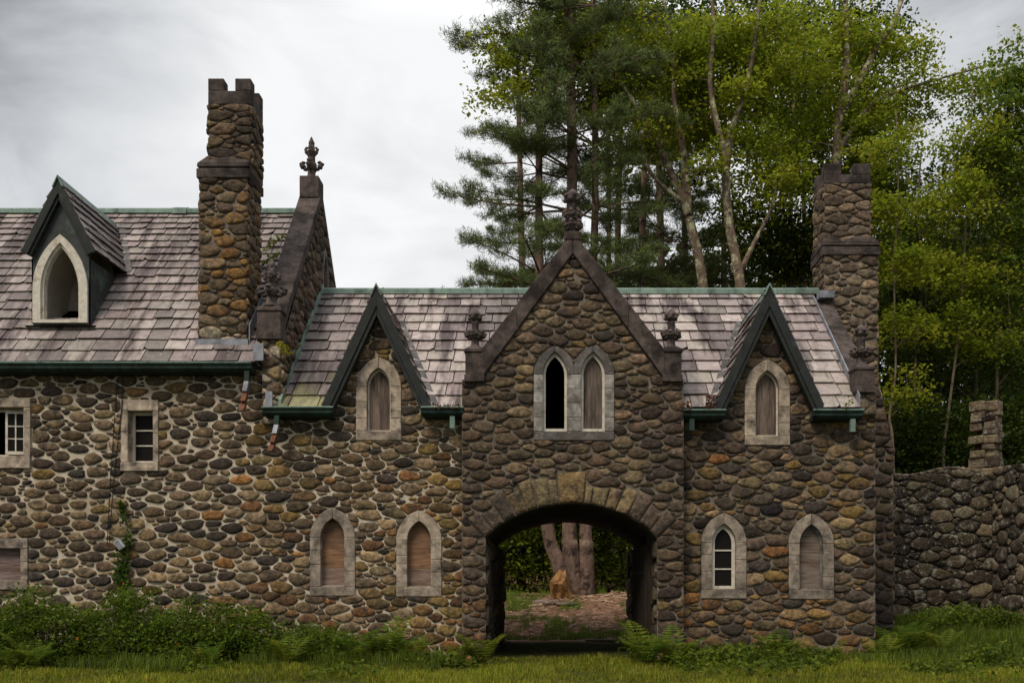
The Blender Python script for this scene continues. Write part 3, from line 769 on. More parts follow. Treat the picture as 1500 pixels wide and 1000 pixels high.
# ------------------------------------------------------------------ roofs
SL_M = [(.310,.254,.234), (.286,.233,.218), (.336,.278,.252), (.265,.212,.200), (.306,.266,.228), (.350,.300,.268), (.245,.190,.180)]
def slate_col(P, seed, dark=1.0):
    v = mnoise.noise(Vector((P[0]*.55+seed, P[1]*.3, P[2]*.35))); v2 = mnoise.noise(Vector((P[0]*1.3, P[2]*.4+seed, 4.0)))
    k = 1 + .30*v + .22*v2
    if v2 < -.22: k *= .60
    c = R.choice(SL_M)
    moss = max(0.0, 1 - (P[2]-ZE2)/1.1)*max(0.0, 1 - abs(P[0]+5.4)/1.0) if P[2] < 7 else 0
    if moss > R.random()*1.2: c = (.20, .185, .09)
    k *= dark*R.uniform(.88, 1.12); return tuple(max(.03, q*k) for q in c)
def slate_roof(mb, O, U, V, N, L, e0, e1, w0, w1, span, seed=0, dark=1.0):
    """courses of separate slates, graded from big at the eaves to small at the ridge"""
    O, U, V, N = Vector(O), Vector(U).normalized(), Vector(V).normalized(), Vector(N).normalized()
    v = 0.0
    while v < L-.02:
        t = v/L; e = e0 + (e1-e0)*t; w = w0 + (w1-w0)*t
        top = min(v+e, L)
        for (u0, u1) in span(v + e*.35):
            if u1-u0 < .02: continue
            a = O + U*u0 + V*v - N*.02; b = O + U*u1 + V*v - N*.02; c = O + U*u1 + V*(top+.02) - N*.02; d = O + U*u0 + V*(top+.02) - N*.02
            mb.mi = 1; mb.poly([a, b, c, d], (.03, .026, .024)); mb.mi = 0
            u = u0 - R.random()*w
            while u < u1:
                ww_ = w*R.uniform(.72, 1.32)
                a0, a1 = max(u, u0), min(u+ww_, u1); u += ww_
                if a1-a0 < .03: continue
                g = .011; lift = .052 + R.uniform(-.006, .014); dl = R.uniform(-.022, .012) - (.05 if R.random() < .03 else 0); dr = dl + R.uniform(-.02, .02)
                hi = min(top+.07, L+.01)
                P = O + U*((a0+a1)/2) + V*v
                col = slate_col(P, seed, dark)
                th = .026
                pts = [O+U*(a0+g)+V*(v+dl)+N*lift, O+U*(a1-g)+V*(v+dr)+N*(lift+R.uniform(-.003, .005)), O+U*(a1-g)+V*hi+N*.004, O+U*(a0+g)+V*hi+N*.004]
                if a1-a0 > .25 and R.random() < .16:      # broken corner
                    k = R.choice([0, 1]); cut = R.uniform(.04, .11)
                    if k == 0: pts = [pts[0]+U*cut, pts[1], pts[2], pts[3], pts[0]+V*cut]
                    else: pts = [pts[0], pts[1]-U*cut, pts[1]+V*cut, pts[2], pts[3]]
                mb.prism([p for p in pts], -N*th, col)
        v += e
EV = 21.2                                     # eaves line, overhanging the wall
ZR2, ZE2 = pz(427, DR), pz(599, EV)           # gate range ridge and eaves
ZR1, ZE1 = pz(310, DR), pz(531, EV)           # wing ridge and eaves
GPK, GSL = 8.28, (8.28-ZE2)/1.24              # small gable roofs: ridge height and slope
GGP, GGS = 9.02, 1.55                         # gate gable roof behind its parapet
def main_roof():
    V = Vector((0, DR-EV, ZR2-ZE2)); L = V.length; N = Vector((0, -(ZR2-ZE2), DR-EV))
    x0, x1 = XW+.02, px(1262, EV)
    def span(v):
        z = ZE2 + V.z/L*v
        cutsx = []
        for (c, w) in gables:
            h = (GPK - z)/GSL
            if h > 0: cutsx.append((c-h, c+h))
        h = (GGP - z)/GGS
        if z < GZP+.2: h = max(h, GXR-GXC)
        if h > 0: cutsx.append((GXC-h, GXC+h))
        segs = [(x0, x1)]
        for a, b in cutsx:
            ns = []
            for p, q in segs:
                if b <= p or a >= q: ns.append((p, q)); continue
                if a > p: ns.append((p, a))
                if b < q: ns.append((b, q))
            segs = ns
        return segs
    mb = MB(); slate_roof(mb, (0, EV, ZE2), (1, 0, 0), V, N, L, .53, .40, .60, .48, span, 2.0, 1.12)
    # rear slope
    mb.mi = 1; mb.poly([(x0, DR, ZR2), (x1, DR, ZR2), (x1, DB+.3, ZE2), (x0, DB+.3, ZE2)], (.12, .1, .1)); mb.mi = 0
    r = mb.build('roof', [M['slate'], M['mortar_dry']], BROOT); r['label'] = 'lower slate roof over the gate range'
    # ridge capping
    rc = MB(); xr = px(1200, DR)
    rc.prism([(x0+.05, DR-.20, ZR2-.12), (x0+.05, DR-.19, ZR2+.02), (x0+.05, DR, ZR2+.10), (x0+.05, DR+.19, ZR2+.02), (x0+.05, DR+.20, ZR2-.12), (x0+.05, DR, ZR2-.02)], (xr-x0-.05, 0, 0))
    for xx in (px(700, DR), px(1020, DR), px(560, DR)): rc.prism([(xx, DR-.215, ZR2-.13), (xx, DR-.2, ZR2+.03), (xx, DR, ZR2+.115), (xx, DR+.2, ZR2+.03)], (.05, 0, 0))
    rc.build('ridge_cap', M['copper'], r, bevel=.01)
main_roof()
def wing_roof():
    def wing_span(v):
        z = ZE1 + v/math.hypot(DR-EV, ZR1-ZE1)*(ZR1-ZE1); D = 22.0; xc = px(90.5, D); a = 43/(F/D) - .05
        zb, ze, zp = pz(474, D), pz(380, D), pz(272, D)
        h = a if zb+.10 < z < ze else (a*(zp-z)/(zp-ze) if ze <= z < zp-.5 else 0)
        return [(XL-.2, -6.52)] if h <= .05 else [(XL-.2, xc-h), (xc+h, -6.52)]
    V = Vector((0, DR-EV, ZR1-ZE1)); L = V.length; N = Vector((0, -(ZR1-ZE1), DR-EV))
    x0, x1 = XL-.2, -6.52
    mb = MB(); slate_roof(mb, (0, EV, ZE1), (1, 0, 0), V, N, L, .415, .255, .56, .36, wing_span, 5.0, 0.93)
    mb.mi = 1; mb.poly([(x0, DR, ZR1), (x1, DR, ZR1), (x1, DB+.3, ZE1), (x0, DB+.3, ZE1)], (.12, .1, .1)); mb.mi = 0
    r = mb.build('roof', [M['slate'], M['mortar_dry']], BROOT); r['label'] = 'higher slate roof of the left wing'
    rc = MB()
    rc.prism([(x0, DR-.17, ZR1-.10), (x0, DR-.16, ZR1+.02), (x0, DR, ZR1+.10), (x0, DR+.16, ZR1+.02), (x0, DR+.17, ZR1-.10), (x0, DR, ZR1-.02)], (x1-x0, 0, 0))
    for xx in (px(256, DR), px(80, DR)): rc.prism([(xx, DR-.21, ZR1-.13), (xx, DR-.19, ZR1+.03), (xx, DR, ZR1+.115), (xx, DR+.19, ZR1+.03)], (.38, 0, 0))
    rc.build('ridge_cap', M['copper'], r, bevel=.01)
wing_roof()

def small_gable(c, w):
    """steep little gable rising from the wall head: slated roof, blackened bargeboards, copper ridge"""
    slope_main = (ZR2-ZE2)/(DR-EV)
    y0 = D0 - .30
    mb = MB()
    for s in (-1, 1):
        O = Vector((c + s*1.24, y0, ZE2)); V = Vector((-s*1.24, 0, GPK-ZE2)); L = V.length
        U = Vector((0, 1, 0)); N = Vector((s*(GPK-ZE2), 0, 1.24))
        def span(v):
            z = ZE2 + V.z/L*v; return [(0, max(0.0, EV + (z-ZE2)/slope_main - y0 + .05))]
        slate_roof(mb, O, U, V, N, L, .34, .30, .42, .36, span, 9.0+s, .8)
    g = mb.build('gable_roof', [M['slate'], M['mortar_dry']], BROOT)
    bb = MB(); wb = .17
    for s in (-1, 1):
        nrm_ = Vector((s*(GPK-ZE2), 0, 1.24)).normalized()
        a = Vector((c + s*1.27, y0-.03, ZE2-.02)); p = Vector((c, y0-.03, GPK+.045))
        dn = Vector((0, 0, -1))
        ia, ip = a + Vector((-s*.20, 0, 0)), p + dn*.48
        bb.prism([a, p, ip, ia], (0, .07, 0))
        # inner moulding set back against the wall
        bb.prism([ia + Vector((0, .03, 0)), ip + Vector((0, .03, 0)), ip + Vector((0, .03, -.20)), ia + Vector((-s*.085, .03, 0))], (0, .20, 0))
    bb.build('bargeboard', M['black_wood'], g, bevel=.008)
    yb = EV + (GPK-ZE2)/slope_main
    rc = MB(); d = .13
    rc.prism([(c-d, y0-.06, GPK-.20), (c, y0-.06, GPK+.075), (c+d, y0-.06, GPK-.20), (c+d-.03, y0-.06, GPK-.20), (c, y0-.06, GPK+.02), (c-d+.03, y0-.06, GPK-.20)], (0, yb-y0+.15, 0))
    rc.build('ridge_cap', M['copper'], g)
    # lead valley, seen on the side turned to the viewer
    vl = MB(); s = 1 if c < 0 else -1
    A = Vector((c+s*1.26, EV+.02, ZE2+.04)); B = Vector((c+s*.02, yb, GPK+.03)); off = Vector((s*.13, 0, .02))
    vl.prism([A, B, B+off, A+off], (0, .01, .035)); vl.build('valley', M['old_lead'], g)
for c, w in gables: small_gable(c, w)

# roof behind the gate gable
mb = MB()
for s in (-1, 1):
    hw = GXR-GXC
    O = Vector((GXC+s*(hw-.25), DG+.3, GGP-GGS*(hw-.25))); V = Vector((-s*(hw-.25), 0, GGS*(hw-.25))); N = Vector((s*GGS, 0, 1)); L = V.length
    def span(v):
        z = O.z + V.z/L*v; return [(0, max(0, EV + (z-ZE2)/((ZR2-ZE2)/(DR-EV)) - (DG+.3) + .05))]
    slate_roof(mb, O, (0, 1, 0), V, N, L, .45, .4, .5, .45, span, 3.0)
mb.build('gable_roof', [M['slate'], M['mortar_dry']], BROOT)

# ------------------------------------------------------------------ copings, pedestals and finials
def finial(name, c, H, r, tiers, bud, rot=0.3):
    """leafy stone finial: shaft, one or two rings of curled leaves, tall leafy bud"""
    mb = MB()
    mb.lathe(c, [(r*.62, 0), (r*.50, H*.035), (r*.34, H*.09), (r*.30, H*.62), (r*.36, H*.64), (r*.28, H*.7), (r*.26, H*.8)], 8)
    for (zf, rf, nb) in tiers:
        mb.lathe((c[0], c[1], c[2]+H*zf), [(r*.34, -H*.12), (r*rf*(.40 if nb == 4 else .52), -H*.03), (r*rf*(.45 if nb == 4 else .72), H*.03), (r*rf*.42, H*.06), (r*.30, H*.08)], 8, wob=.12)
        rot_ = 0.0 if nb == 4 else rot
        for k in range(nb):
            a = 2*math.pi*k/nb + rot_; ca, sa = math.cos(a), math.sin(a)
            for (dr, dz, q, qz) in ((.48, -.075, .22, .045), (.70, -.02, .26, .060), (.80, .035, .22, .042), (.66, .075, .20, .032)):
                mb.blob((c[0]+ca*r*rf*dr, c[1]+sa*r*rf*dr, c[2]+H*(zf+dz)), (r*rf*q, r*rf*q, H*qz), wob=.25, nu=7, nv=4)
    zb = c[2] + H*.74
    mb.lathe((c[0], c[1], zb), [(r*.26, -H*.06), (r*bud*.85, H*.0), (r*bud*1.15, H*.07), (r*bud*.95, H*.15), (r*bud*.5, H*.22), (r*bud*.12, H*.26)], 8, wob=.25)
    for k in range(5):
        a = 1.257*k + rot
        for dz in (.02, .10): mb.blob((c[0]+math.cos(a+dz*9)*r*bud*.95, c[1]+math.sin(a+dz*9)*r*bud*.95, zb+H*dz), (r*bud*.42, r*bud*.42, H*.05), wob=.25, nu=6, nv=4)
    return mb.build(name, M['finial'], BROOT, smooth=True)
def coping_end(X0, X1, zr, ze, slope_y0, ype, front_only=False):
    """coping stones climbing a gable end: X0..X1 thick, from the kneeler at the eaves to the ridge and down the back"""
    mb = MB(); up = .34
    for sgn in (1, -1):
        if front_only and sgn < 0: continue
        y0 = slope_y0 if sgn > 0 else 2*ype - slope_y0
        n = 5
        for k in range(n):
            t0, t1 = k/n, (k+1)/n
            ya, yb = y0+(ype-y0)*t0, y0+(ype-y0)*t1; za, zb = ze+(zr-ze)*t0, ze+(zr-ze)*t1
            gp = (yb-ya)*.004
            mb.prism([(X0, ya+gp, za+up), (X0, yb-gp, zb+up), (X0, yb-gp, zb-.0), (X0, ya+gp, za-.0)], (X1-X0, 0, 0))
    return mb
# left wing end gable
WX0, WX1 = -6.58, -6.02
cz = ZR1 + .22
mb = coping_end(WX0, WX1, cz, ZE1+.52, EV+.25, DR)
mb.box(WX0+.03, WX1-.03, DR-.28, DR+.28, cz+.05, cz+.62)
mb.build('gable_coping', M['coping'], BROOT, bevel=.02)['label'] = 'coping up the tall end gable of the left wing'
finial('finial', ((WX0+WX1)/2, DR, cz+.62), 1.14, .31, [(.32, 1.05, 4), (.66, .62, 4)], .20)
# end gable wall of the wing above the lower roof
def wing_end():
    mb = MB(); T = facing_right(XW)
    zt = cz + .05
    out = [(D0, 5.0), (DB, 5.0), (DB, ZW), (DR, zt), (D0, ZE1+.35)]
    yc = DR+.30; a = .3
    hole = lancet_poly(yc, a, 8.9, 9.9, .75)
    sheet(mb, T, out, [hole], 0); mb.mi = 1
    stones(mb, T, out, [hole], size=(.21, .12), gap=.012, relief=.05, pal=lambda r, x, z: jit(r, pick(r, PURP[1:] + [(.12,.09,.075), (.10,.08,.066)]), .2), seed=31)
    mb.mi = 0
    mb.poly([(XW-.45, D0, 5.0), (XW-.45, DB, 5.0), (XW-.45, DB, ZW), (XW-.45, DR, zt), (XW-.45, D0, ZE1+.3)])
    mb.build('wall', [M['mortar_dark'], M['stone']], BROOT, smooth=True)['label'] = 'end gable wall of the left wing above the lower roof'
    w = MB(); po = lancet_poly(yc, a+.02, 8.9, 9.9, .78); pi = lancet_poly(yc, a-.09, 9.0, 9.9, .58)
    for i in range(len(po)):
        j = (i+1) % len(po)
        w.prism([T(*po[i], .06), T(*po[j], .06), T(*pi[j], .06), T(*pi[i], .06)], (-.2, 0, 0), (.2, .17, .15))
    ww2 = w.build('window', M['trim'], BROOT); b = MB(); b.poly([T(u, v, -.1) for u, v in hole]); b.build('pane', M['glass'], ww2)
wing_end()
# stack of squared stones under the wing's kneeler, and its pedestal
def kneeler(x0, x1, yf, z_low, zb, zt, label=None):
    mb = MB()
    mb.frus((x0-.02, x1+.02, yf-.04, yf+.46), (x0-.02, x1+.02, yf-.04, yf+.46), zb, zb+.16)
    mb.frus((x0, x1, yf, yf+.44), (x0, x1, yf, yf+.44), zb+.16, zt-.14)
    mb.frus((x0-.03, x1+.03, yf-.03, yf+.47), (x0-.03, x1+.03, yf-.03, yf+.47), zt-.14, zt-.08)
    mb.frus((x0-.03, x1+.03, yf-.03, yf+.47), (x0+.07, x1-.07, yf+.07, yf+.37), zt-.08, zt)
    return mb.build('pedestal', M['coping'], BROOT, bevel=.015)
yk = D0-.20
kneeler(px(376, yk), px(411, yk), yk, 0, pz(497, yk), pz(446, yk))
finial('finial', (px(394, yk), yk+.22, pz(446, yk)), 1.10, .36, [(.32, 1.0, 4), (.62, .6, 4)], .24)
mb = MB(); mb.mi = 0; KX0, KX1 = px(384, yk+.04), XW+.02
mb.box(KX0, KX1, yk+.06, D0+.3, ZE-.3, pz(497, yk)); mb.mi = 1
stones(mb, front(yk+.06), [(KX0-.01, ZE-.3), (KX1+.01, ZE-.3), (KX1+.01, pz(497, yk)), (KX0-.01, pz(497, yk))], [], size=(.21, .13), gap=.01, relief=.05, pal=pal_chim, seed=41)
stones(mb, facing_right(KX1), [(yk+.06, ZE-.3), (D0+.3, ZE-.3), (D0+.3, pz(497, yk)), (yk+.06, pz(497, yk))], [], size=(.21, .13), gap=.01, relief=.05, pal=pal_chim, seed=42)
mb.build('kneeler', [M['mortar_dark'], M['stone']], BROOT, smooth=True)
# gate gable: coping, pedestals, finials
def gate_coping():
    mb = MB(); wv = .52
    ap = Vector((GXC, DG-.10, pz(350, DG)))
    apx = .10
    for s in (-1, 1):
        foot = Vector((px(705 if s < 0 else 973, DG), DG-.10, pz(556, DG)))
        ft = Vector((foot.x, foot.y, pz(513, DG)))      # where the outer edge meets the pedestal
        inner_ap = Vector((GXC, DG-.10, pz(373, DG)))
        a0, a1 = ft, Vector((GXC + s*apx, DG-.10, ap.z))
        for k in range(2):
            t0, t1 = (0, .40) if k == 0 else (.403, 1)
            o0, o1 = a0.lerp(a1, t0), a0.lerp(a1, t1); i0, i1 = foot.lerp(inner_ap, t0), foot.lerp(inner_ap, t1)
            if k == 1: pts = [o0, o1, Vector((GXC+s*.002, DG-.10, ap.z)), Vector((GXC+s*.002, DG-.10, inner_ap.z)), i0]
            else: pts = [o0, o1, i1, i0]
            mb.prism(pts, (0, .52, 0))
            # weathered top slope
    z = ap.z
    mb.frus((GXC-.17, GXC+.17, DG-.12, DG+.42), (GXC-.19, GXC+.19, DG-.14, DG+.44), z-.05, z+.12)
    return mb.build('gable_coping', M['coping'], BROOT, bevel=.022)
gate_coping()['label'] = 'heavy dark coping of the gate gable'
finial('finial', (GXC, DG+.12, pz(344, DG)), 1.06, .28, [(.24, .9, 6), (.46, .85, 6)], .58)
for xp in (695, 985):
    D = DG - .08; x0, x1 = px(xp-13.5, D), px(xp+13.5, D)
    kneeler(x0, x1, D, 0, pz(559, D), pz(506, D))
    finial('finial', (px(xp, D), D+.22, pz(507, D)), .88, .27, [(.34, .95, 6)], .46)
    mb = MB()
    mb.box(GXL+.02 if xp < 800 else px(xp-14, D), px(xp+14, D) if xp < 800 else GXR-.02, DG+.03, DG+.42, GZP-.5, pz(560, D)-.004); mb.build('shoulder', M['coping'], BROOT)
# right end: parapet up to the chimney, pedestal and finial
RX0, RX1 = px(1261, EV), px(1280, D0)+.02
czr = pz(441, 24.75)
mb = MB()
mb.prism([(RX0, D0+.15, ZE2+.75), (RX0, 24.9, czr+.12), (RX0, 24.9, czr-.7), (RX0, D0+.15, ZE2-.3)], (RX1-RX0, 0, 0))
mb.build('gable_coping', M['coping'], BROOT, bevel=.02)['label'] = 'dark coping climbing to the right hand chimney'
mb = MB(); mb.prism([(RX0-.035, EV+.02, ZE2+.02), (RX0-.035, 24.95, czr-.0), (RX0-.035, 24.95, czr+.22), (RX0-.035, EV+.02, ZE2+.32)], (.03, 0, 0))
mb.box(RX0+.02, RX1-.02, 24.5, 24.78, czr+.02, czr+.20)
mb.build('flashing', M['lead'], BROOT)
yk2 = D0-.14
kneeler(px(1253, yk2), px(1281, yk2), yk2, 0, pz(575, yk2), pz(532, yk2))
finial('finial', (px(1266, yk2), yk2+.22, pz(533, yk2)), .95, .29, [(.32, 1.0, 6)], .46)
mb = MB(); mb.box(px(1254, yk2), RX1, yk2+.06, D0+.4, ZE-.1, pz(575, yk2)); mb.mi = 1
stones(mb, front(yk2+.06), [(px(1254, yk2), ZE-.1), (RX1, ZE-.1), (RX1, pz(575, yk2)), (px(1254, yk2), pz(575, yk2))], [], size=(.2, .12), gap=.01, relief=.04, pal=pal_chim_r, seed=44)
mb.build('kneeler', [M['mortar_dark'], M['stone']], BROOT, smooth=True)
# right end wall of the range
mb = MB(); T = facing_right(XE)
out = [(D0, ZB), (DB, ZB), (DB, ZE2), (DR, ZR2), (D0, ZE2)]
sheet(mb, T, out, [], 0); mb.mi = 1
stones(mb, T, out, [], size=(.24, .14), gap=.012, relief=.045, pal=pal_gate, seed=51, n=12)
mb.build('wall', [M['mortar_dark'], M['stone']], BROOT, smooth=True)['label'] = 'right end wall'
# copper flashing where the lower roof meets the wing
mb = MB(); mb.prism([(XW+.02, EV+.05, ZE2+.0), (XW+.02, DR, ZR2-.02), (XW+.02, DR, ZR2+.2), (XW+.02, EV+.05, ZE2+.22)], (.06, 0, 0)); mb.build('flashing', M['copper'], BROOT)
mb = MB(); mb.box(px(389, EV), px(399, EV), EV-.02, EV+.03, pz(598, EV), pz(573, EV)); mb.build('flashing', M['lead'], BROOT)
mb = MB(); mb.box(px(371, EV), px(386, EV), EV-.02, EV+.03, pz(528, EV), pz(503, EV)); mb.build('flashing', M['lead'], BROOT)

# ------------------------------------------------------------------ chimneys
def chimney(x0, x1, yf, yb, zb, zc, zt, zcr, pal, seed, ux0, ux1, breast=None):
    """shaft, weathered collar, narrower upper shaft and battlements; zc collar foot, zt foot of battlements, zcr top"""
    root = MB(); root.mi = 0
    root.box(x0, x1, yf, yb, zb, zc); root.box(ux0, ux1, yf+.05, yb-.05, zc, zt)
    root.mi = 1
    def four(a0, a1, f, b, z0, z1, sd, kw):
        stones(root, front(f), [(a0-.02, z0), (a1+.02, z0), (a1+.02, z1), (a0-.02, z1)], [], pal=pal, seed=sd, **kw)
        stones(root, facing_right(a1), [(f-.02, z0), (b, z0), (b, z1), (f-.02, z1)], [], pal=pal, seed=sd+1, **kw)
        stones(root, facing_left(a0), [(f-.02, z0), (b, z0), (b, z1), (f-.02, z1)], [], pal=pal, seed=sd+2, **kw)
    four(x0, x1, yf, yb, zb, zc, seed, dict(size=(.195, .105), gap=.007, relief=.036, p=9, spread=.42))
    four(ux0, ux1, yf+.05, yb-.05, zc+.30, zt, seed+5, dict(size=(.23, .10), gap=.004, relief=.045, p=18, spread=.38, flat=.8))
    c = root.build('chimney', [M['mortar_dark'] if x0 > 0 else M['mortar_dark'], M['stone']], BROOT, smooth=True)
    k = MB(); e = .065
    k.frus((x0-e, x1+e, yf-e, yb+e), (x0-e, x1+e, yf-e, yb+e), zc-.04, zc+.17)
    k.frus((x0-e+.05, x1+e-.05, yf-e+.05, yb+e-.05), (x0-e+.05, x1+e-.05, yf-e+.05, yb+e-.05), zc+.17, zc+.21)
    k.frus((x0-e+.01, x1+e-.01, yf-e+.01, yb+e-.01), (x0-e+.01, x1+e-.01, yf-e+.01, yb+e-.01), zc+.21, zc+.29)
    k.frus((x0-e+.01, x1+e-.01, yf-e+.01, yb+e-.01), (ux0-.02, ux1+.02, yf+.03, yb-.03), zc+.29, zc+.50)
    k.build('collar', M['coping'], c, bevel=.015)
    b = MB(); t = .30; a0, a1, f, q = ux0-.015, ux1+.015, yf+.02, yb-.02
    zm = zcr-.28
    for (p0, p1, r0, r1) in ((a0, a1, f, f+t), (a0, a1, q-t, q), (a0, a0+t, f+t, q-t), (a1-t, a1, f+t, q-t)): b.box(p0, p1, r0, r1, zt, zm)
    mw = (a1-a0)*.37
    for (p0, p1) in ((a0, a0+mw), (a1-mw, a1)):
        for (r0, r1) in ((f, f+t), (q-t, q)): b.box(p0, p1, r0, r1, zm-.002, zcr)
    b.build('battlement', M['coping'], c, bevel=.02)
    return c
cy = 21.68
c = chimney(px(293, cy), px(362, cy), cy, cy+.98, 6.6, pz(259, cy), pz(152, cy), pz(114, cy), pal_chim, 61, px(305, cy), px(366, cy))
c['label'] = 'tall left chimney of rusty brown stones'
mb = MB()
xr = px(362, cy)+.055
mb.prism([(xr, cy-.05, 7.0), (xr, cy+.98, 8.15), (xr, cy+.98, 8.55), (xr, cy-.05, 7.55)], (.02, 0, 0)); mb.box(px(289, cy), xr, cy-.12, cy-.02, 6.95, 7.2)
mb.build('flashing', M['lead'], c)
cyr = 24.75
x0r, x1r = px(1208, cyr), px(1285, cyr)
c = chimney(x0r, x1r, cyr, cyr+1.05, -.4, pz(372, cyr), pz(268, cyr), pz(239, cyr), pal_chim_r, 71, px(1209, cyr), px(1275, cyr))
c['label'] = 'right end chimney of grey brown stones'
mb = MB(); bx0, bx1 = XE-.05, px(1306, cyr)
mb.box(bx0, bx1, cyr-.12, cyr+1.4, ZB, 5.2); mb.frus((bx0, bx1, cyr-.12, cyr+1.4), (bx0, x1r+.02, cyr-.02, cyr+1.2), 5.2, 7.0)
mb.mi = 1
stones(mb, front(cyr-.12), [(bx0, ZB), (bx1, ZB), (bx1, 5.2), (bx0, 5.2)], [], size=(.23, .13), gap=.012, relief=.05, pal=lambda r, x, z: jit(r, pick(r, PURP), .2), seed=77)
stones(mb, lambda u, v, n: (u, cyr-.12 + .10*max(0, v-5.2)/1.8 - n, v), [(bx0, 5.2), (bx1, 5.2), (x1r+.02, 7.0), (bx0, 7.0)], [], size=(.23, .13), gap=.010, relief=.05, pal=lambda r, x, z: jit(r, pick(r, PURP), .2), seed=79)
stones(mb, facing_right(bx1), [(cyr-.12, ZB), (cyr+1.4, ZB), (cyr+1.4, 5.2), (cyr-.12, 5.2)], [], size=(.23, .13), gap=.012, relief=.05, pal=lambda r, x, z: jit(r, pick(r, PURP), .2), seed=78)
mb.build('chimney_breast', [M['mortar_dark'], M['stone']], BROOT, smooth=True)

# ------------------------------------------------------------------ roof dormer of the wing
def dormer():
    D = 22.0; s = F/D
    xc = px(90.5, D); zb = pz(474, D); a = 43/s; ze = pz(380, D); zp = pz(272, D)
    slope_main = (ZR1-ZE1)/(DR-EV)
    ymain = lambda z: EV + (z-ZE1)/slope_main
    # body: front board with lancet opening, cheeks
    ai, ao = 28.5/s, 40/s; z_s = pz(425, D); hi = z_s and (pz(357, D)-z_s); ho = pz(345, D)-z_s
    hole = lancet_poly(xc, ao-.03, zb+.0, z_s, ho-.03)
    tx = lambda z: a*(zp-.12-z)/(zp-.12-ze) if z > ze else a
    fb = MB()
    out = [(xc-a, zb), (xc+a, zb), (xc+a, ze), (xc, zp-.05), (xc-a, ze)]
    fr = [(xc-a, zb), (xc-ao+.03, zb)] + arc_pts(xc, ao-.03, z_s, ho-.03)[0:] + [(xc+ao-.03, zb), (xc+a, zb), (xc+a, ze), (xc, zp-.05), (xc-a, ze)]
    sheet(fb, front(D), fr, [], .03)
    yb0 = ymain(zb); ye = ymain(ze)
    for sg in (-1, 1):
        X_ = xc+sg*a
        fb.prism([(X_, D-.03, zb), (X_, max(yb0, D), zb-.0), (X_, ye, ze), (X_, D-.03, ze)], (-sg*.03, 0, 0))
    d = fb.build('dormer', M['copper_black'], BROOT); d['label'] = 'roof dormer with open lancet on the left wing'
    # lining, lit through the opening
    ln = MB(); yi = D+1.5
    for sg in (-1, 1):
        X_ = xc+sg*(ao-.05)
        ln.poly([(X_, D, zb), (X_, D+.40, zb), (X_, yi, z_s-.05), (X_, yi, z_s+.1), (X_, D, z_s+.1)])
    ah = arc_pts(xc, ao-.05, z_s, ho-.05)
    for i in range(len(ah)-1): ln.poly([(ah[i][0], D, ah[i][1]), (ah[i+1][0], D, ah[i+1][1]), (ah[i+1][0], D+1.5, ah[i+1][1]), (ah[i][0], D+1.5, ah[i][1])])
    ln.build('lining', M['plaster'], d)
    bk = MB(); bk.poly([(xc-ao, yi-.02, z_s-.05), (xc+ao*.9, yi-.02, z_s-.05), (xc+ao*.9, yi-.02, ze+.1), (xc, yi-.02, zp-.15), (xc-ao*.9, yi-.02, ze+.1)])
    bk.build('inner_wall', M['plaster'], d)
    kk = MB(); kk.box(xc-a+.04, xc+a-.04, D+.05, yi+1.2, zb-.06, zb-.03); kk.build('floor_board', M['dark_timber'], d)
    # painted frame
    po = lancet_poly(xc, ao, zb+.0, z_s, ho); pi = lancet_poly(xc, ai, zb+.07, z_s, hi)
    f = sash_mesh(D, po, pi, .09, -.06); f.build('window_frame', M['white'], d)
    f2 = sash_mesh(D, lancet_poly(xc, ai+.005, zb+.065, z_s, hi+.005), lancet_poly(xc, ai-.05, zb+.09, z_s, hi-.08), .03, -.12); f2.build('window_frame', M['white'], d)
    sb = MB(); sb.prism([(xc-a-.12, D-.16, zb-.08), (xc-a-.12, D+.1, zb-.01), (xc-a-.12, D+.1, zb-.08)], (2*a+.24, 0, 0)); sb.build('sill', M['black_wood'], d)
    # roof
    hw = 53/s; zl = pz(371, D); y0 = D-.16
    rb = MB(); zt = zp+.10
    for sg in (-1, 1):
        O = Vector((xc+sg*hw, y0, zl)); V = Vector((-sg*hw, 0, zt-zl)); L = V.length; N = Vector((sg*(zt-zl), 0, hw))
        slate_roof(rb, O, (0, 1, 0), V, N, L, .29, .24, .36, .3, lambda v: [(0, max(.01, ymain(zl+V.z/L*v) - y0 + .06))], 7.0+sg, .62)
    rr = rb.build('roof', [M['slate'], M['mortar_dry']], d)
    bb = MB()
    for sg in (-1, 1):
        A = Vector((xc+sg*hw*1.02, y0-.02, zl-.02)); P = Vector((xc, y0-.02, zt+.02)); 
        bb.prism([A, P, P+Vector((0, 0, -.36)), A+Vector((-sg*.15, 0, -.05))], (0, .06, 0)); bb.prism([A+Vector((-sg*.15, .04, -.05)), P+Vector((0, .04, -.36)), P+Vector((0, .04, -.5)), A+Vector((-sg*.21, .04, -.07))], (0, .14, 0))
    bb.build('bargeboard', M['black_wood'], d, bevel=.006)
    rc = MB(); q = .12; ye2 = ymain(zt)
    rc.prism([(xc-q, y0-.05, zt-.19), (xc, y0-.05, zt+.07), (xc+q, y0-.05, zt-.19), (xc+q-.03, y0-.05, zt-.19), (xc, y0-.05, zt+.02), (xc-q+.03, y0-.05, zt-.19)], (0, ye2-y0, 0)); rc.build('ridge_cap', M['copper'], d)
    vl = MB(); A = Vector((xc+hw*1.0, ymain(zl)+.02, zl+.02)); B = Vector((xc+.05, ye2+.03, zt+.02)); off = Vector((.16, .0, .0)); vl.prism([A, B, B+off, A+off], (0, -.03, .04)); vl.build('flashing', M['old_lead'], d)
dormer()

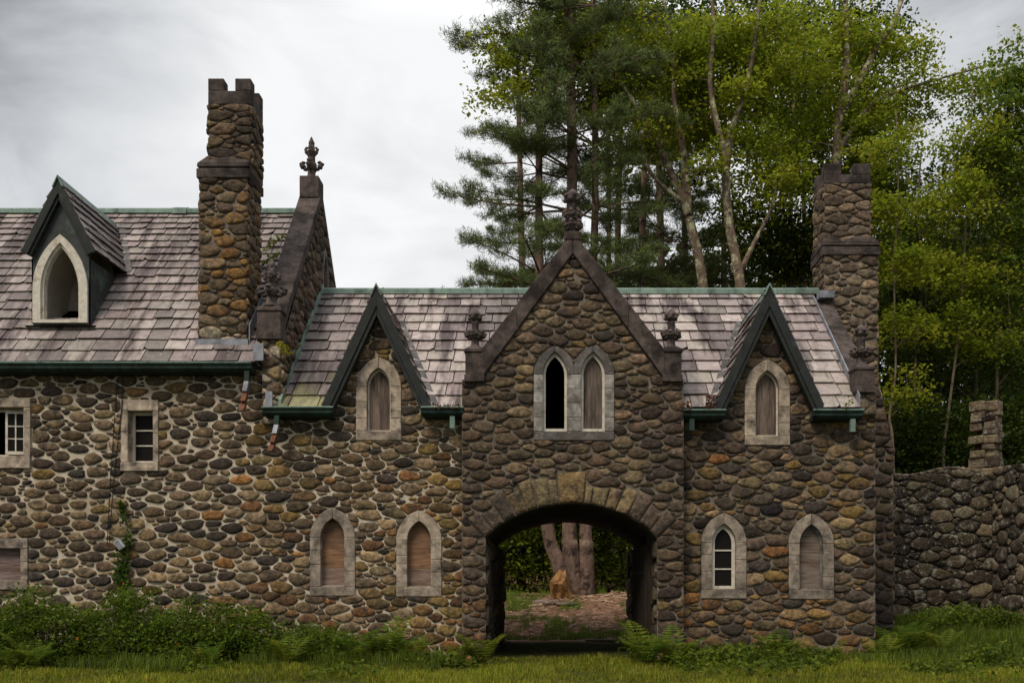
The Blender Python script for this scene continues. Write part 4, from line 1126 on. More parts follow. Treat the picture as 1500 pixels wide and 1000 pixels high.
# ------------------------------------------------------------------ gutters and downspouts
def gutter(x0p, x1p, yp, D, drop=.17):
    x0, x1 = px(x0p, D), px(x1p, D); z = pz(yp, D)
    mb = MB()
    prof = [(0, 0), (-.15, .015), (-.165, -.02), (-.135, -.05), (-.125, -.11), (-.06, -drop), (0, -drop)]
    mb.prism([(x0, D+.05+y, z+dz) for y, dz in prof], (x1-x0, 0, 0))
    for xx in (x0, x1-.04): mb.prism([(xx-.012, D+.05+y*1.07, z+dz*1.05+.008) for y, dz in prof], (.05, 0, 0))
    q = mb.build('gutter', M['copper_dark'], BROOT)
    lip = MB(); lip.tube([(x0-.01, D-.11, z+.012), (x1+.01, D-.11, z+.012)], .018, 6); lip.build('lip', M['copper'], q)
    # dark soffit board between gutter and wall
    sb = MB(); sb.box(x0+.03, x1-.03, D+.055, D0-.02, z-drop-.02, z-.06); sb.build('soffit', M['black_wood'], q)
yg = EV-.02
gutter(-220, 370, 533, yg); gutter(386, 489, 598, yg); gutter(618, 679, 598, yg); gutter(1001, 1062, 602, yg); gutter(1190, 1263, 602, yg)
def downspout(xp, yp, yend, lean, kinds):
    D = yg; x = px(xp, D); mb = None
    z0, z1 = pz(yp, D), pz(yend, D)
    y = D - .03
    cuts = np.linspace(z0, z1, len(kinds)+1)
    first = None
    for k, kd in enumerate(kinds):
        m = MB(); w = .055
        za, zb_ = cuts[k]+.01, cuts[k+1]
        la, lb = lean*max(0, k-.6)/len(kinds), lean*max(0, k+.4)/len(kinds)
        b = m.verts([(x-w+la, y-w, za), (x+w+la, y-w, za), (x+w+la, y+w, za), (x-w+la, y+w, za), (x-w+lb, y-w-.05*k, zb_), (x+w+lb, y-w-.05*k, zb_), (x+w+lb, y+w-.05*k, zb_), (x-w+lb, y+w-.05*k, zb_)])
        for qd in ((0,1,2,3),(7,6,5,4),(4,5,1,0),(5,6,2,1),(6,7,3,2),(7,4,0,3)): m.face([b+i for i in qd])
        o = m.build('downspout' if k == 0 else 'spout_length', M[kd], BROOT if k == 0 else first, bevel=.008)
        if k == 0: first = o
downspout(363, 545, 604, -.10, ['copper_dark', 'lead', 'rust', 'rust']); downspout(407, 610, 662, -.14, ['copper_dark', 'lead', 'rust', 'rust'])
downspout(663, 611, 628, 0, ['copper']); downspout(1013, 615, 631, 0, ['copper_dark']); downspout(1248, 615, 633, 0, ['copper'])

# ------------------------------------------------------------------ garden wall on the right
DWL = 30.0
gw = empty('garden_wall', (px(1380, DWL), DWL, 0.4), 'tall lichen spotted rubble wall running back behind the right end of the gatehouse', 'wall')
def garden_wall():
    mb = MB(); x0, x1 = px(1290, DWL), px(1462, DWL)
    zt = lambda x: pz(692, DWL) + .12*math.sin(x*2.1)
    top = [(x, zt(x)) for x in np.linspace(x1, x0, 9)]
    out = [(x0, -.2), (x1, -.2)] + top
    mb.poly([(u, DWL, v) for u, v in out]); b = mb.verts([(u, DWL, v) for u, v in top] + [(u, DWL+.6, v) for u, v in top])
    for i in range(8): mb.face([b+i, b+i+1, b+10+i, b+9+i])
    mb.mi = 1
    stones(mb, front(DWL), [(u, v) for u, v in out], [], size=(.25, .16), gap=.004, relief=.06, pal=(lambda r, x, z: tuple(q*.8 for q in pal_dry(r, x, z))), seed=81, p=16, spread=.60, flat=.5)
    for k in range(26):
        x = x0+(x1-x0)*(k+.5)/26; mb.blob((x, DWL+.2, zt(x)+.02), (.13, .25, .09), pal_dry(NR, 0, 0), .2)
    mb.build('wall', [M['mortar_dry'], M['lichen_stone']], gw, smooth=True)
    # return towards the viewer; stone colours brightened to paint in its different shading
    a = Vector((px(1456, 29.9), 29.9, 0)); bpt = Vector((px(1560, 25.5)+.3, 20.5, 0)); d = (bpt-a); L = d.length; d.normalize(); nn = Vector((-1, -.9, 0)); nn = Vector((d.y, -d.x, 0)); 
    if nn.x > 0: nn = -nn
    T = lambda u, v, n: (a.x + d.x*u + nn.x*n, a.y + d.y*u + nn.y*n, v)
    mb = MB(); zt2 = pz(684, 29.9)
    out = [(0, -.2), (L, -.2), (L, zt2-.8), (L*.5, zt2-.3), (0, zt2)]
    mb.poly([T(u, v, 0) for u, v in out]); mb.poly([T(0, zt2, 0), T(L*.5, zt2-.3, 0), T(L*.5, zt2-.3, -.6), T(0, zt2, -.6)]); mb.mi = 1
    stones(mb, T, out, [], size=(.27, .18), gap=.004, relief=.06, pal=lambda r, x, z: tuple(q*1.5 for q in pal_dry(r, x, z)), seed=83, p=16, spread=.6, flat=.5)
    mb.build('wall', [M['mortar_dry'], M['lichen_stone']], gw, smooth=True)
    # broken pillar standing on the corner
    mb = MB(); cxp = px(1449, 30.3); cyp = 30.5; z = zt2-.25; rr = random.Random(5)
    ca, sa_ = math.cos(math.radians(48)), math.sin(math.radians(48))
    while z < pz(592, 30.3):
        h = rr.uniform(.15, .34)
        for ix in (-1, 1):
            for iy in (-1, 1):
                if z > pz(612, 30.3) and ix*iy > 0: continue
                if rr.random() < .06: continue
                w0, w1 = rr.uniform(.17, .27), rr.uniform(.17, .27)
                u, v = ix*.19 + rr.uniform(-.05, .05), iy*.19 + rr.uniform(-.05, .05)
                a = math.radians(48 + rr.uniform(-9, 9)); dz = rr.uniform(-.02, .02)
                cb = [(-w0, -w1), (w0, -w1*rr.uniform(.8, 1.1)), (w0*rr.uniform(.85, 1.1), w1), (-w0*rr.uniform(.8, 1.1), w1)]
                pts = [Vector((cxp + (u*ca - v*sa_) + (p*math.cos(a) - q*math.sin(a)), cyp + (u*sa_ + v*ca) + p*math.sin(a) + q*math.cos(a), z + dz + rr.uniform(-.02, .02))) for p, q in cb]
                mb.prism(pts, (rr.uniform(-.02, .02), rr.uniform(-.02, .02), h*.97), jit(NR, (.12, .098, .072), .3) if rr.random() < .6 else pal_dry(NR, 0, 0))
        z += h
    mb.build('pillar', M['lichen_stone'], gw, bevel=.035)
garden_wall()

# ------------------------------------------------------------------ vegetation tools
def leaf_quads(P, L, W, pitch=0.6, rng=NR, up=None):
    """rhombic leaves at points P; pitch = spread of tilt away from level (radians)"""
    n = len(P); az = rng.random(n)*2*math.pi; el = rng.normal(0, pitch, n); roll = rng.normal(0, pitch, n)
    a = np.stack([np.cos(az)*np.cos(el), np.sin(az)*np.cos(el), np.sin(el)], 1)
    s0 = np.stack([-np.sin(az), np.cos(az), np.zeros(n)], 1); nrm0 = np.cross(a, s0)
    b = s0*np.cos(roll)[:, None] + nrm0*np.sin(roll)[:, None]
    k = np.exp(rng.normal(0, .22, n)); l = (L*k)[:, None]; w = (W*k)[:, None]
    return np.stack([P - a*l*.5, P + b*w*.5 - a*l*.05, P + a*l*.5, P - b*w*.5 - a*l*.05], 1)
def spray(c, Rr, n, rng, thick=.16, droop=.3):
    r = Rr*np.sqrt(rng.random(n)); t = rng.random(n)*2*math.pi
    # a few lobes so the edge is uneven
    lob = 1 + .35*np.sin(3*t + rng.random()*6) + .2*np.sin(5*t + rng.random()*6)
    r = r*lob
    P = np.stack([r*np.cos(t), r*np.sin(t), rng.normal(0, thick, n) - droop*(r/Rr)**2*Rr*.5], 1)
    return P + np.array(c)
GREENS = np.array([(.205,.262,.018), (.235,.285,.019), (.135,.185,.016), (.285,.315,.019), (.165,.215,.018)])
YELLOW = np.array([(.27,.30,.022), (.225,.27,.022), (.30,.295,.025)])
SHADE_GREENS = np.array([(.046,.072,.011), (.062,.090,.012), (.036,.060,.010)])  # leaf greens darkened to stand in for shade in the wood
def tints(n, pal, rng, a=.18):
    c = pal[rng.integers(len(pal), size=n)]; return np.clip(c*(1 + rng.normal(0, a, (n, 1))), .008, 1)

def curve(a, b, sag, k=6, rng=R, wob=.05):
    a, b = Vector(a), Vector(b); L = (b-a).length; out = []
    j = Vector((rng.uniform(-1, 1), rng.uniform(-1, 1), rng.uniform(-.5, .5)))*L*wob
    for i in range(k+1):
        t = i/k; p = a.lerp(b, t); p = p + Vector((0, 0, sag*L*4*t*(1-t))) + j*math.sin(math.pi*t); out.append(p)
    return out
def smooth_path(pts, k=4):
    pts = [Vector(p) for p in pts]; out = []
    for i in range(len(pts)-1):
        p0, p1, p2, p3 = pts[max(i-1, 0)], pts[i], pts[i+1], pts[min(i+2, len(pts)-1)]
        for j in range(k):
            t = j/k; out.append(0.5*((2*p1) + (p2-p0)*t + (2*p0-5*p1+4*p2-p3)*t*t + (3*p1-p0-3*p2+p3)*t**3))
    out.append(pts[-1]); return out

def broad_tree(name, label, base, stems, blobs, nspray, leafn, leafL, seed, bark, pal=(GREENS, .2), cat='tree', group=None, sprayR=(.55, 1.1), limbs=10, pitch=.55):
    """stems: list of (points, r0, r1); blobs: crown regions (centre, radii) in which the leaf sprays hang"""
    rng = np.random.default_rng(seed); rr = random.Random(seed)
    root = empty(name, base, label, cat, group)
    mb = MB(); sp = []
    for pts, r0, r1 in stems:
        pp = smooth_path(pts); n = len(pp)
        rad = [r0 + (r1-r0)*(i/(n-1))**.8 for i in range(n)]
        mb.tube(pp, rad, 9); sp += list(zip(pp, rad))
    vol = np.array([b[1][0]*b[1][1]*b[1][2] for b in blobs])**.7; vol = vol/vol.sum()
    ctr = []
    for i in range(nspray):
        k = rng.choice(len(blobs), p=vol); c, r = blobs[k]
        d = rng.normal(0, 1, 3); d /= np.linalg.norm(d); q = np.array(c) + d*np.array(r)*(rng.random()**.40)
        ctr.append(q)
    ctr = np.array(ctr)
    if name == 'maple_tree': ctr[:, 1] += .9
    net = [(p, r) for p, r in sp]
    S = np.array([tuple(p) for p, _ in net]); SR = np.array([r for _, r in net])
    order = list(rng.permutation(nspray))
    for j, i in enumerate(order):
        c = ctr[i]
        d = S - c; cost = np.sqrt((d[:, :2]**2).sum(1)) + np.where(d[:, 2] < -.2, .55*abs(d[:, 2]), 1.5*abs(d[:, 2]) + .6)
        k = int(np.argmin(cost)); a = Vector(S[k]); L = (Vector(c)-a).length
        r0 = min(SR[k]*.6, .012 + .016*L if j < limbs*2 else .008 + .008*L)
        pp = curve(a, c, .05, 5, rr, .08)
        mb.tube(pp, [max(.006, r0*(1 - .8*t/5)) for t in range(6)], 5, caps=False)
        S = np.concatenate([S, np.array([tuple(p) for p in pp[1:]])]); SR = np.concatenate([SR, np.array([max(.006, r0*(1-.8*t/5)) for t in range(1, 6)])])
    mb.build('trunk', bark, root, smooth=True)
    Ps, Cs = [], []
    for c in ctr:
        m = int(leafn*1.02*rng.uniform(.6, 1.4)); Rr = rng.uniform(*sprayR)*1.12
        Ps.append(spray(c, Rr, m, rng, thick=.10*Rr+.05))
        g = YELLOW if rng.random() < pal[1] else pal[0]
        Cs.append(tints(m, g, rng)*rng.uniform(.8, 1.25))
    P = np.concatenate(Ps); C = np.concatenate(Cs)
    quads_obj('crown', leaf_quads(P, leafL*.92, leafL*.60, pitch, rng), np.clip(C, .006, .5), M['leaf'], root)
    return root

def pine_tree(name, label, base, stems, zlo, zhi, maxlen, seed, side=0.0, density=1.0, cat='tree', group=None):
    """stems: list of (points, r0, r1); branches in loose whorls from zlo to zhi (heights), each with sprays of needle tufts"""
    rng = np.random.default_rng(seed); rr = random.Random(seed)
    root = empty(name, base, label, cat, group); mb = MB(); tufts = []; ax = []
    for pts, r0, r1 in stems:
        pp = smooth_path(pts); n = len(pp)
        mb.tube(pp, [r0 + (r1-r0)*i/(n-1) for i in range(n)], 10)
        z = zlo + rr.uniform(0, 1)
        while z < min(zhi, pp[-1].z - .3):
            k = min(range(n), key=lambda i: abs(pp[i].z - z)); p = pp[k]
            t = (z-zlo)/(zhi-zlo)
            nb = rr.choice([2, 3, 3, 4]); a0 = rr.uniform(0, 6.28)
            for b in range(nb):
                if rr.random() > density: continue
                a = a0 + b*6.283/nb + rr.uniform(-.4, .4)
                L = maxlen*(1 - .45*t)*rr.uniform(.5, 1.1)*(1 + side*-math.cos(a)*.5)
                if L < .8: continue
                tip = p + Vector((math.cos(a)*L, math.sin(a)*L, L*rr.uniform(-.20, .20)))
                path = curve(p, tip, rr.uniform(-.08, .04), 7, rr, .10)
                mb.tube(path, [max(.012, .014*L*(1-.82*i/7)) for i in range(8)], 5, caps=False)
                for s in range(int(15*L)):
                    u = rr.uniform(.3, 1.0); q = path[min(6, int(u*7))].lerp(path[min(7, int(u*7)+1)], u*7 % 1)
                    sa = a + rr.choice([-1, 1])*rr.uniform(.4, 1.3); sl_ = rr.uniform(.15, .95)*min(1, L/3)*(1.15-u*.6)
                    e = q + Vector((math.cos(sa)*sl_, math.sin(sa)*sl_, sl_*rr.uniform(.0, .35)))
                    if s % 3 == 0: mb.tube([q, q.lerp(e, .5) + Vector((0, 0, .03)), e], [.012, .009, .006], 4, caps=False)
                    tufts.append(e); tufts.append(q.lerp(e, .6)); ax.append((e-q).normalized()); ax.append((e-q).normalized())
        # next whorl
            z += rr.uniform(.35, 1.15)
    mb.build('trunk', M['bark_pine'], root, smooth=True)
    Tn = np.array([tuple(t) for t in tufts]); A = np.array([tuple(t) for t in ax]); nn = 14
    P = np.repeat(Tn, nn, 0); A = np.repeat(A, nn, 0)
    d = rng.normal(0, 1, (len(P), 3)) + A*.6 + np.array([0, 0, .5]); d /= np.linalg.norm(d, axis=1)[:, None]
    Ln = rng.uniform(.11, .20, (len(P), 1)); o = np.cross(d, rng.normal(0, 1, (len(P), 3))); o /= np.linalg.norm(o, axis=1)[:, None]
    w = .017
    P = P + rng.normal(0, .07, P.shape)
    V = np.stack([P - o*w*.5, P + o*w*.5, P + d*Ln + o*w*.3, P + d*Ln - o*w*.3], 1)
    tt = np.repeat(tints(len(Tn), np.array([(.115,.158,.048), (.140,.186,.052), (.092,.130,.045), (.165,.205,.054)]), rng, .25), nn, 0)
    quads_obj('crown', V, tt, M['needle'], root)
    return root

def at(x, y, D): return Vector((px(x, D), D, pz(y, D)))
def gpt(x, y, lift=0): return Vector((x, y, float(ground_z(x, y)) + lift))
def P2(*pts, D=38): return [at(x, y, D) for x, y in pts]
def blob(x, y, D, rx, ry, rz=None):
    s = F/D; return (tuple(at(x, y, D)), (rx/s, rz if rz else max(rx, ry)/s*.8, ry/s))

# ------------------------------------------------------------------ pines behind the gate
DP = 36.0
b0 = gpt(px(848, DP), DP)
pine_tree('pine_tree', 'old pine with several trunks seen through the archway, rising behind the gate gable', b0, [
    ([b0 + Vector((-.45, 0, -.2)), at(818, 825, DP), at(802, 770, DP), at(794, 600, DP), at(790, 400, DP), at(790, 200, DP), at(796, -40, DP)], .33, .09),
    ([b0 + Vector((-.05, .2, -.2)), at(835, 800, DP), at(834, 765, DP), at(836, 500, DP), at(838, 250, DP), at(835, 50, DP), at(834, -130, DP)], .36, .12),
    ([b0 + Vector((.3, .1, -.2)), at(859, 800, DP), at(858, 765, DP), at(862, 500, DP), at(872, 300, DP), at(868, -60, DP)], .33, .09)],
    11.5, 27.5, 4.6, 101, side=.15, density=.85)
for i, (xp, Dp, r, ml, lab) in enumerate([
    (941, 42, .24, 4.2, 'slim dark pine standing just right of the gate gable'), (968, 44, .26, 4.4, 'straight dark pine, second to the right of the gate gable'),
    (1003, 46, .24, 4.2, 'red brown pine trunk left of the pale forked maple'), (905, 48, .25, 4.6, 'farther pine filling the gap behind the gate gable'),
    (764, 43, .22, 3.8, 'farthest left pine, thin crown against the cloudy sky')]):
    g = gpt(px(xp, Dp), Dp)
    pine_tree('pine_tree', lab, g, [([g - Vector((0, 0, .3)), at(xp+3, 600, Dp), at(xp, 350, Dp), at(xp+R.uniform(-8, 8), 150, Dp), at(xp+R.uniform(-10, 10), 20 if i != 4 else 95, Dp)], r, .07)],
              10.5 if i != 4 else 12, 27 if i != 4 else 24.5, ml, 110+i, density=.78, group='pines behind the gatehouse')

# ------------------------------------------------------------------ maples
g = gpt(px(1034, 36), 36)
broad_tree('maple_tree', 'lichen covered maple forking low, leaning left behind the lower roof right of the gate gable', g, [
    ([g - Vector((0, 0, .3)), at(1036, 600, 36), at(1030, 420, 36), at(1012, 330, 36), at(1000, 290, 36), at(975, 235, 36), at(950, 185, 36), at(915, 130, 36), at(872, 70, 36), at(840, 30, 36)], .26, .05),
    ([at(1008, 318, 36), at(1004, 250, 36), at(998, 205, 36), at(988, 150, 36), at(985, 80, 36), at(970, -20, 36)], .20, .05),
    ([at(1000, 295, 36), at(968, 270, 36), at(945, 240, 36), at(938, 215, 36)], .10, .04)],
    [blob(760, 60, 35, 60, 50), blob(740, 130, 34.5, 45, 35), blob(830, 40, 36, 70, 60), blob(900, 90, 36, 70, 60), blob(960, 60, 36, 80, 70), blob(930, 170, 35.5, 70, 55), blob(1000, 150, 38, 60, 50), blob(790, 110, 35, 50, 40)],
    150, 130, .16, 201, M['bark_lichen'], (GREENS, .45), limbs=14)
g = gpt(px(1088, 35), 35)
broad_tree('maple_tree', 'lichen covered maple with a side limb, standing halfway between gate gable and right chimney', g, [
    ([g - Vector((0, 0, .3)), at(1092, 600, 35), at(1085, 425, 35), at(1070, 340, 35), at(1064, 280, 35), at(1063, 230, 35), at(1050, 180, 35), at(1040, 120, 35), at(1045, 40, 35), at(1040, -60, 35)], .25, .06),
    ([at(1064, 245, 35), at(1072, 190, 35), at(1095, 120, 35), at(1110, 30, 35), at(1120, -60, 35)], .15, .05),
    ([at(1086, 395, 35), at(1105, 355, 35), at(1128, 310, 35), at(1138, 270, 35)], .12, .04)],
    [blob(1050, 60, 35, 80, 60), blob(1110, 110, 34.5, 70, 60), blob(1120, 200, 34.2, 45, 34), blob(1040, 150, 36.5, 60, 50), blob(1060, 225, 33.8, 32, 16), blob(1155, 245, 34, 50, 45), blob(1140, 40, 35, 70, 60)],
    150, 130, .16, 202, M['bark_lichen'], (GREENS, .40), limbs=14)
g = gpt(px(1218, 37), 37)
broad_tree('maple_tree', 'tall pale trunked maple forking above the right chimney', g, [
    ([g - Vector((0, 0, .3)), at(1222, 500, 37), at(1226, 215, 37), at(1234, 150, 37), at(1240, 90, 37), at(1240, 40, 37), at(1236, -60, 37)], .24, .08),
    ([at(1233, 168, 37), at(1258, 120, 37), at(1285, 70, 37), at(1310, 30, 37), at(1335, -40, 37)], .17, .06),
    ([at(1226, 225, 37), at(1262, 170, 37), at(1300, 140, 37), at(1360, 120, 37), at(1450, 95, 37)], .13, .03)],
    [blob(1220, 50, 37, 90, 60), blob(1310, 50, 37, 70, 55), blob(1200, 150, 37, 80, 60), blob(1280, 130, 37, 80, 50), blob(1370, 125, 37, 60, 30), blob(1450, 105, 37, 70, 28), blob(1170, 220, 37.5, 70, 50), blob(1280, 200, 36.5, 70, 45)],
    165, 130, .16, 203, M['bark_lichen'], (GREENS, .25), limbs=14)

# young trees and the wood edge beyond the garden wall
edge = [
    (1311, 32.0, [(1308, 660), (1303, 610), (1312, 540), (1310, 400), (1316, 260), (1312, 160)], .055, [(1300, 300, 45, 40), (1330, 380, 45, 35), (1310, 220, 40, 35), (1330, 470, 40, 30), (1318, 570, 22, 30)], 52, GREENS, .45, 'thin bare stemmed sapling close to the right chimney'),
    (1395, 33.5, [(1382, 690), (1390, 600), (1405, 480), (1412, 380), (1420, 250), (1425, 120)], .06, [(1420, 400, 60, 30), (1400, 300, 60, 45), (1430, 200, 55, 50), (1395, 470, 45, 30), (1440, 500, 45, 30)], 74, GREENS, .40, 'slender sapling with yellow green sprays above the garden wall'),
    (1455, 34, [(1455, 690), (1460, 600), (1462, 450), (1470, 300), (1480, 150)], .08, [(1470, 240, 60, 60), (1480, 340, 55, 50), (1460, 430, 50, 35), (1480, 160, 55, 45), (1490, 500, 45, 40)], 88, SHADE_GREENS*2.1, .3, 'young maple behind the broken pillar'),
    (1345, 37, [(1345, 690), (1340, 560), (1350, 420), (1345, 300), (1350, 220)], .09, [(1350, 330, 60, 50), (1340, 420, 65, 50), (1360, 500, 60, 45), (1320, 270, 40, 40)], 90, SHADE_GREENS, .10, 'dim understory tree in the shade behind the garden wall'),
    (1430, 40, [(1430, 690), (1430, 500), (1435, 350), (1440, 220)], .12, [(1430, 280, 80, 60), (1410, 380, 80, 55), (1460, 450, 80, 60), (1420, 530, 70, 45)], 120, SHADE_GREENS, .10, 'dark leafy tree deep behind the garden wall'),
    (1525, 34, [(1525, 690), (1522, 500), (1515, 300), (1510, 100)], .14, [(1500, 180, 60, 70), (1490, 300, 60, 60), (1505, 420, 60, 60), (1500, 540, 50, 50), (1510, 620, 40, 40), (1500, 90, 50, 40)], 120, SHADE_GREENS*2.1, .25, 'leafy tree at the right edge of the wood'),
    (1160, 42, [(1160, 600), (1158, 400), (1160, 250), (1165, 60)], .15, [(1150, 300, 70, 60), (1180, 370, 55, 40), (1130, 380, 60, 40), (1160, 220, 70, 50), (1100, 330, 50, 50)], 130, SHADE_GREENS, .18, 'dark tree filling the gap left of the right chimney'),
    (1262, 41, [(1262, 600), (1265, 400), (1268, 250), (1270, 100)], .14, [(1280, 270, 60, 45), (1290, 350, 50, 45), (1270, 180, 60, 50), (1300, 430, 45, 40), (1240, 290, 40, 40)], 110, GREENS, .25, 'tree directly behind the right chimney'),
    (1060, 45, [(1060, 600), (1060, 400), (1062, 200), (1065, 0)], .2, [(1060, 60, 90, 70), (1080, 160, 90, 60), (1030, 250, 70, 55), (1120, 60, 80, 70), (1000, 60, 80, 70), (1090, 330, 60, 45)], 170, SHADE_GREENS, .15, 'tall shaded tree standing behind the two lichen covered maples'),
    (1180, 46, [(1180, 600), (1178, 300), (1180, 0)], .2, [(1180, 50, 90, 80), (1200, 150, 90, 60), (1160, 140, 80, 60), (1250, 60, 80, 70)], 160, SHADE_GREENS, .2, 'tall shaded tree behind the fork of the pale maple'),
    (890, 46, [(890, 600), (892, 300), (890, 0)], .2, [(880, 40, 80, 70), (920, 130, 70, 60), (840, 60, 60, 60), (960, 60, 80, 60), (930, 240, 60, 50)], 130, SHADE_GREENS, .15, 'tall shaded tree behind the pine at the gate gable'),
    (1375, 46, [(1375, 690), (1378, 450), (1380, 300)], .15, [(1370, 360, 90, 50), (1330, 450, 80, 60), (1420, 460, 90, 60), (1380, 540, 90, 60), (1460, 380, 60, 50)], 150, SHADE_GREENS, .05, 'shadowy tree in the depth of the right hand wood'),
    (1480, 47, [(1480, 690), (1480, 450), (1482, 250)], .16, [(1480, 250, 70, 70), (1490, 380, 80, 60), (1480, 520, 80, 60), (1450, 600, 70, 50)], 140, SHADE_GREENS, .05, 'shadowy tree at the far right depth of the wood'),
]
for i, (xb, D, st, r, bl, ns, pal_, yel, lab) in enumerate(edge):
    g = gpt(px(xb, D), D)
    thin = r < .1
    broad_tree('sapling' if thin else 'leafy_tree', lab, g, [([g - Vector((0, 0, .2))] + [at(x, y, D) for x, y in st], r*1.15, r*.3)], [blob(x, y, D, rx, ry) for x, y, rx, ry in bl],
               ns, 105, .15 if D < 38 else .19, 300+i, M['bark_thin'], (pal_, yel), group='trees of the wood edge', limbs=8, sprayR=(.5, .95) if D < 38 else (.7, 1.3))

# deep wood: a mass far behind, leaf tints darkened for shade, and leafy undergrowth behind the gate and the wall
def mass(name, label, x0, x1, y0, y1, topf, n, L, seed, pal, cat):
    rng = np.random.default_rng(seed)
    x = rng.uniform(x0, x1, n); y = rng.uniform(y0, y1, n); h = rng.random(n)**.8
    g = ground_z(x, y); tp = topf(x, y)
    cl = np.array([mnoise.noise(Vector((a*.45, b*.45, c*.5))) for a, b, c in zip(x, y, g+h*tp)])
    k = cl > (-.22 if name == 'forest' else -.5)
    P = np.stack([x, y, g + h*tp], 1)[k]; n = len(P)
    m = 16
    c = np.repeat(tints(n, pal, rng, .25), m, 0)
    PP = np.repeat(P, m, 0) + rng.normal(0, 1, (n*m, 3))*np.array([.34, .34, .16])*(L/.15)**.5
    o = quads_obj(name, leaf_quads(PP, L, L*.6, .6, rng), c, M['leaf'], None, kind='stuff')
    return tag(o, label, cat)
mass('forest', 'deep shaded wood far behind the gatehouse and the garden wall', -16, 36, 50, 66, lambda x, y: 8 + 10*sstep(1, 6, x) + 4*sstep(14, 16, x) - 2*sstep(18, 21, x)*(1-sstep(25, 28, x)), 15000, .36, 401, SHADE_GREENS, 'wood')
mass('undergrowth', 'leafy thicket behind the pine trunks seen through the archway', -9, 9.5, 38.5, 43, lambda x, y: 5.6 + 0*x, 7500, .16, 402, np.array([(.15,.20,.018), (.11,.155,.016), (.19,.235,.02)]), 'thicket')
mass('undergrowth', 'dim thicket behind the garden wall', 9, 22, 33, 41, lambda x, y: 7.4 + 0*x, 8200, .16, 403, SHADE_GREENS*1.15, 'thicket')

# ------------------------------------------------------------------ behind the arch: broken stump, slab, litter, bracket
st = gpt(px(820, 35), 34.9)
mb = MB(); rs = random.Random(3)
path = [st + Vector((.12, .2, -.15)), st + Vector((.04, .05, .25)), st + Vector((-.08, -.1, .52)), st + Vector((-.02, -.12, .74)), st + Vector((.10, -.08, .95))]
rings = []
for i, (p, r) in enumerate(zip(path, (.42, .36, .37, .30, .10))):
    rings.append(mb.verts([(p.x + r*(1+rs.uniform(-.25, .25))*math.cos(k*math.pi/8), p.y + r*.75*(1+rs.uniform(-.2, .2))*math.sin(k*math.pi/8), p.z + (rs.uniform(-.10, .16) if i >= 2 else 0)) for k in range(16)]))
for i in range(4):
    for k in range(16): mb.face([rings[i]+k, rings[i]+(k+1) % 16, rings[i+1]+(k+1) % 16, rings[i+1]+k])
mb.face([rings[4]+k for k in range(16)])
tag(mb.build('tree_stump', M['torn'], None, smooth=False, origin=tuple(st)), 'torn orange stump of a broken trunk leaning against the pine behind the archway', 'stump')
sb_ = gpt(px(800, 34.6), 34.4, -.05)
mb = MB(); mb.blob(sb_ + Vector((0, 0, .02)), (.60, .45, .13), (.22, .165, .13), .2, 12, 6); mb.blob(sb_ + Vector((.75, -.35, -.02)), (.42, .35, .09), (.20, .15, .12), .2, 10, 6)
tag(mb.build('flat_rock', M['trim'], None, smooth=True, origin=tuple(sb_)), 'flat pale rock lying before the pine trunks', 'rock')
th = MB(); tpos = (AXC+1.15, DB-.25, 0)
th.frus((AXC+.55, AXC+1.95, DB-.55, DB+.1), (AXC+.6, AXC+1.9, DB-.5, DB+.05), -.15, .045, (.13, .11, .09)); tag(th.build('threshold_slab', M['trim'], None, bevel=.03, origin=tpos), 'low stone slab across the far end of the archway', 'slab')
mb = MB()
bk = Vector((AXC-2.0, DB-.15, 1.6))
mb.tube(smooth_path([bk + Vector((0, 0, .1)), bk + Vector((.08, 0, .8)), bk + Vector((.35, 0, 1.2)), bk + Vector((.7, 0, 1.22))]), .026, 6)
mb.tube([bk + Vector((.30, 0, 1.15)), bk + Vector((.52, 0, .93))], .018, 5); mb.tube([bk + Vector((.42, 0, 1.2)), bk + Vector((.62, 0, 1.05))], .012, 5)
mb.blob(bk + Vector((.72, 0, 1.12)), (.10, .10, .13), wob=.1)
tag(mb.build('iron_bracket', M['iron'], None, smooth=True, origin=tuple(bk)), 'thin curved black iron bracket just inside the far left of the archway', 'bracket')

def sticks():
    rng = np.random.default_rng(8); n = 1500
    x = rng.uniform(-3.2, 5.2, n); y = rng.uniform(29.6, 37, n); z = ground_z(x, y)+.03
    a = rng.normal(.1, .9, n); L = rng.uniform(.1, .75, n); w = rng.uniform(.008, .024, n)
    d = np.stack([np.cos(a)*L*.5, np.sin(a)*L*.5, rng.normal(0, .05, n)], 1); s = np.stack([-np.sin(a)*w*.3, np.cos(a)*w*.3, w], 1)
    P = np.stack([x, y, z], 1); V = np.stack([P-d-s, P+d-s, P+d+s, P-d+s], 1)
    c = tints(n, np.array([(.30,.20,.13), (.40,.29,.20), (.18,.11,.07), (.24,.13,.075)]), rng)
    tag(quads_obj('litter', V, c, M['dry'], None, kind='stuff'), 'broken sticks and needles strewn on the bank behind the archway', 'litter')
sticks()

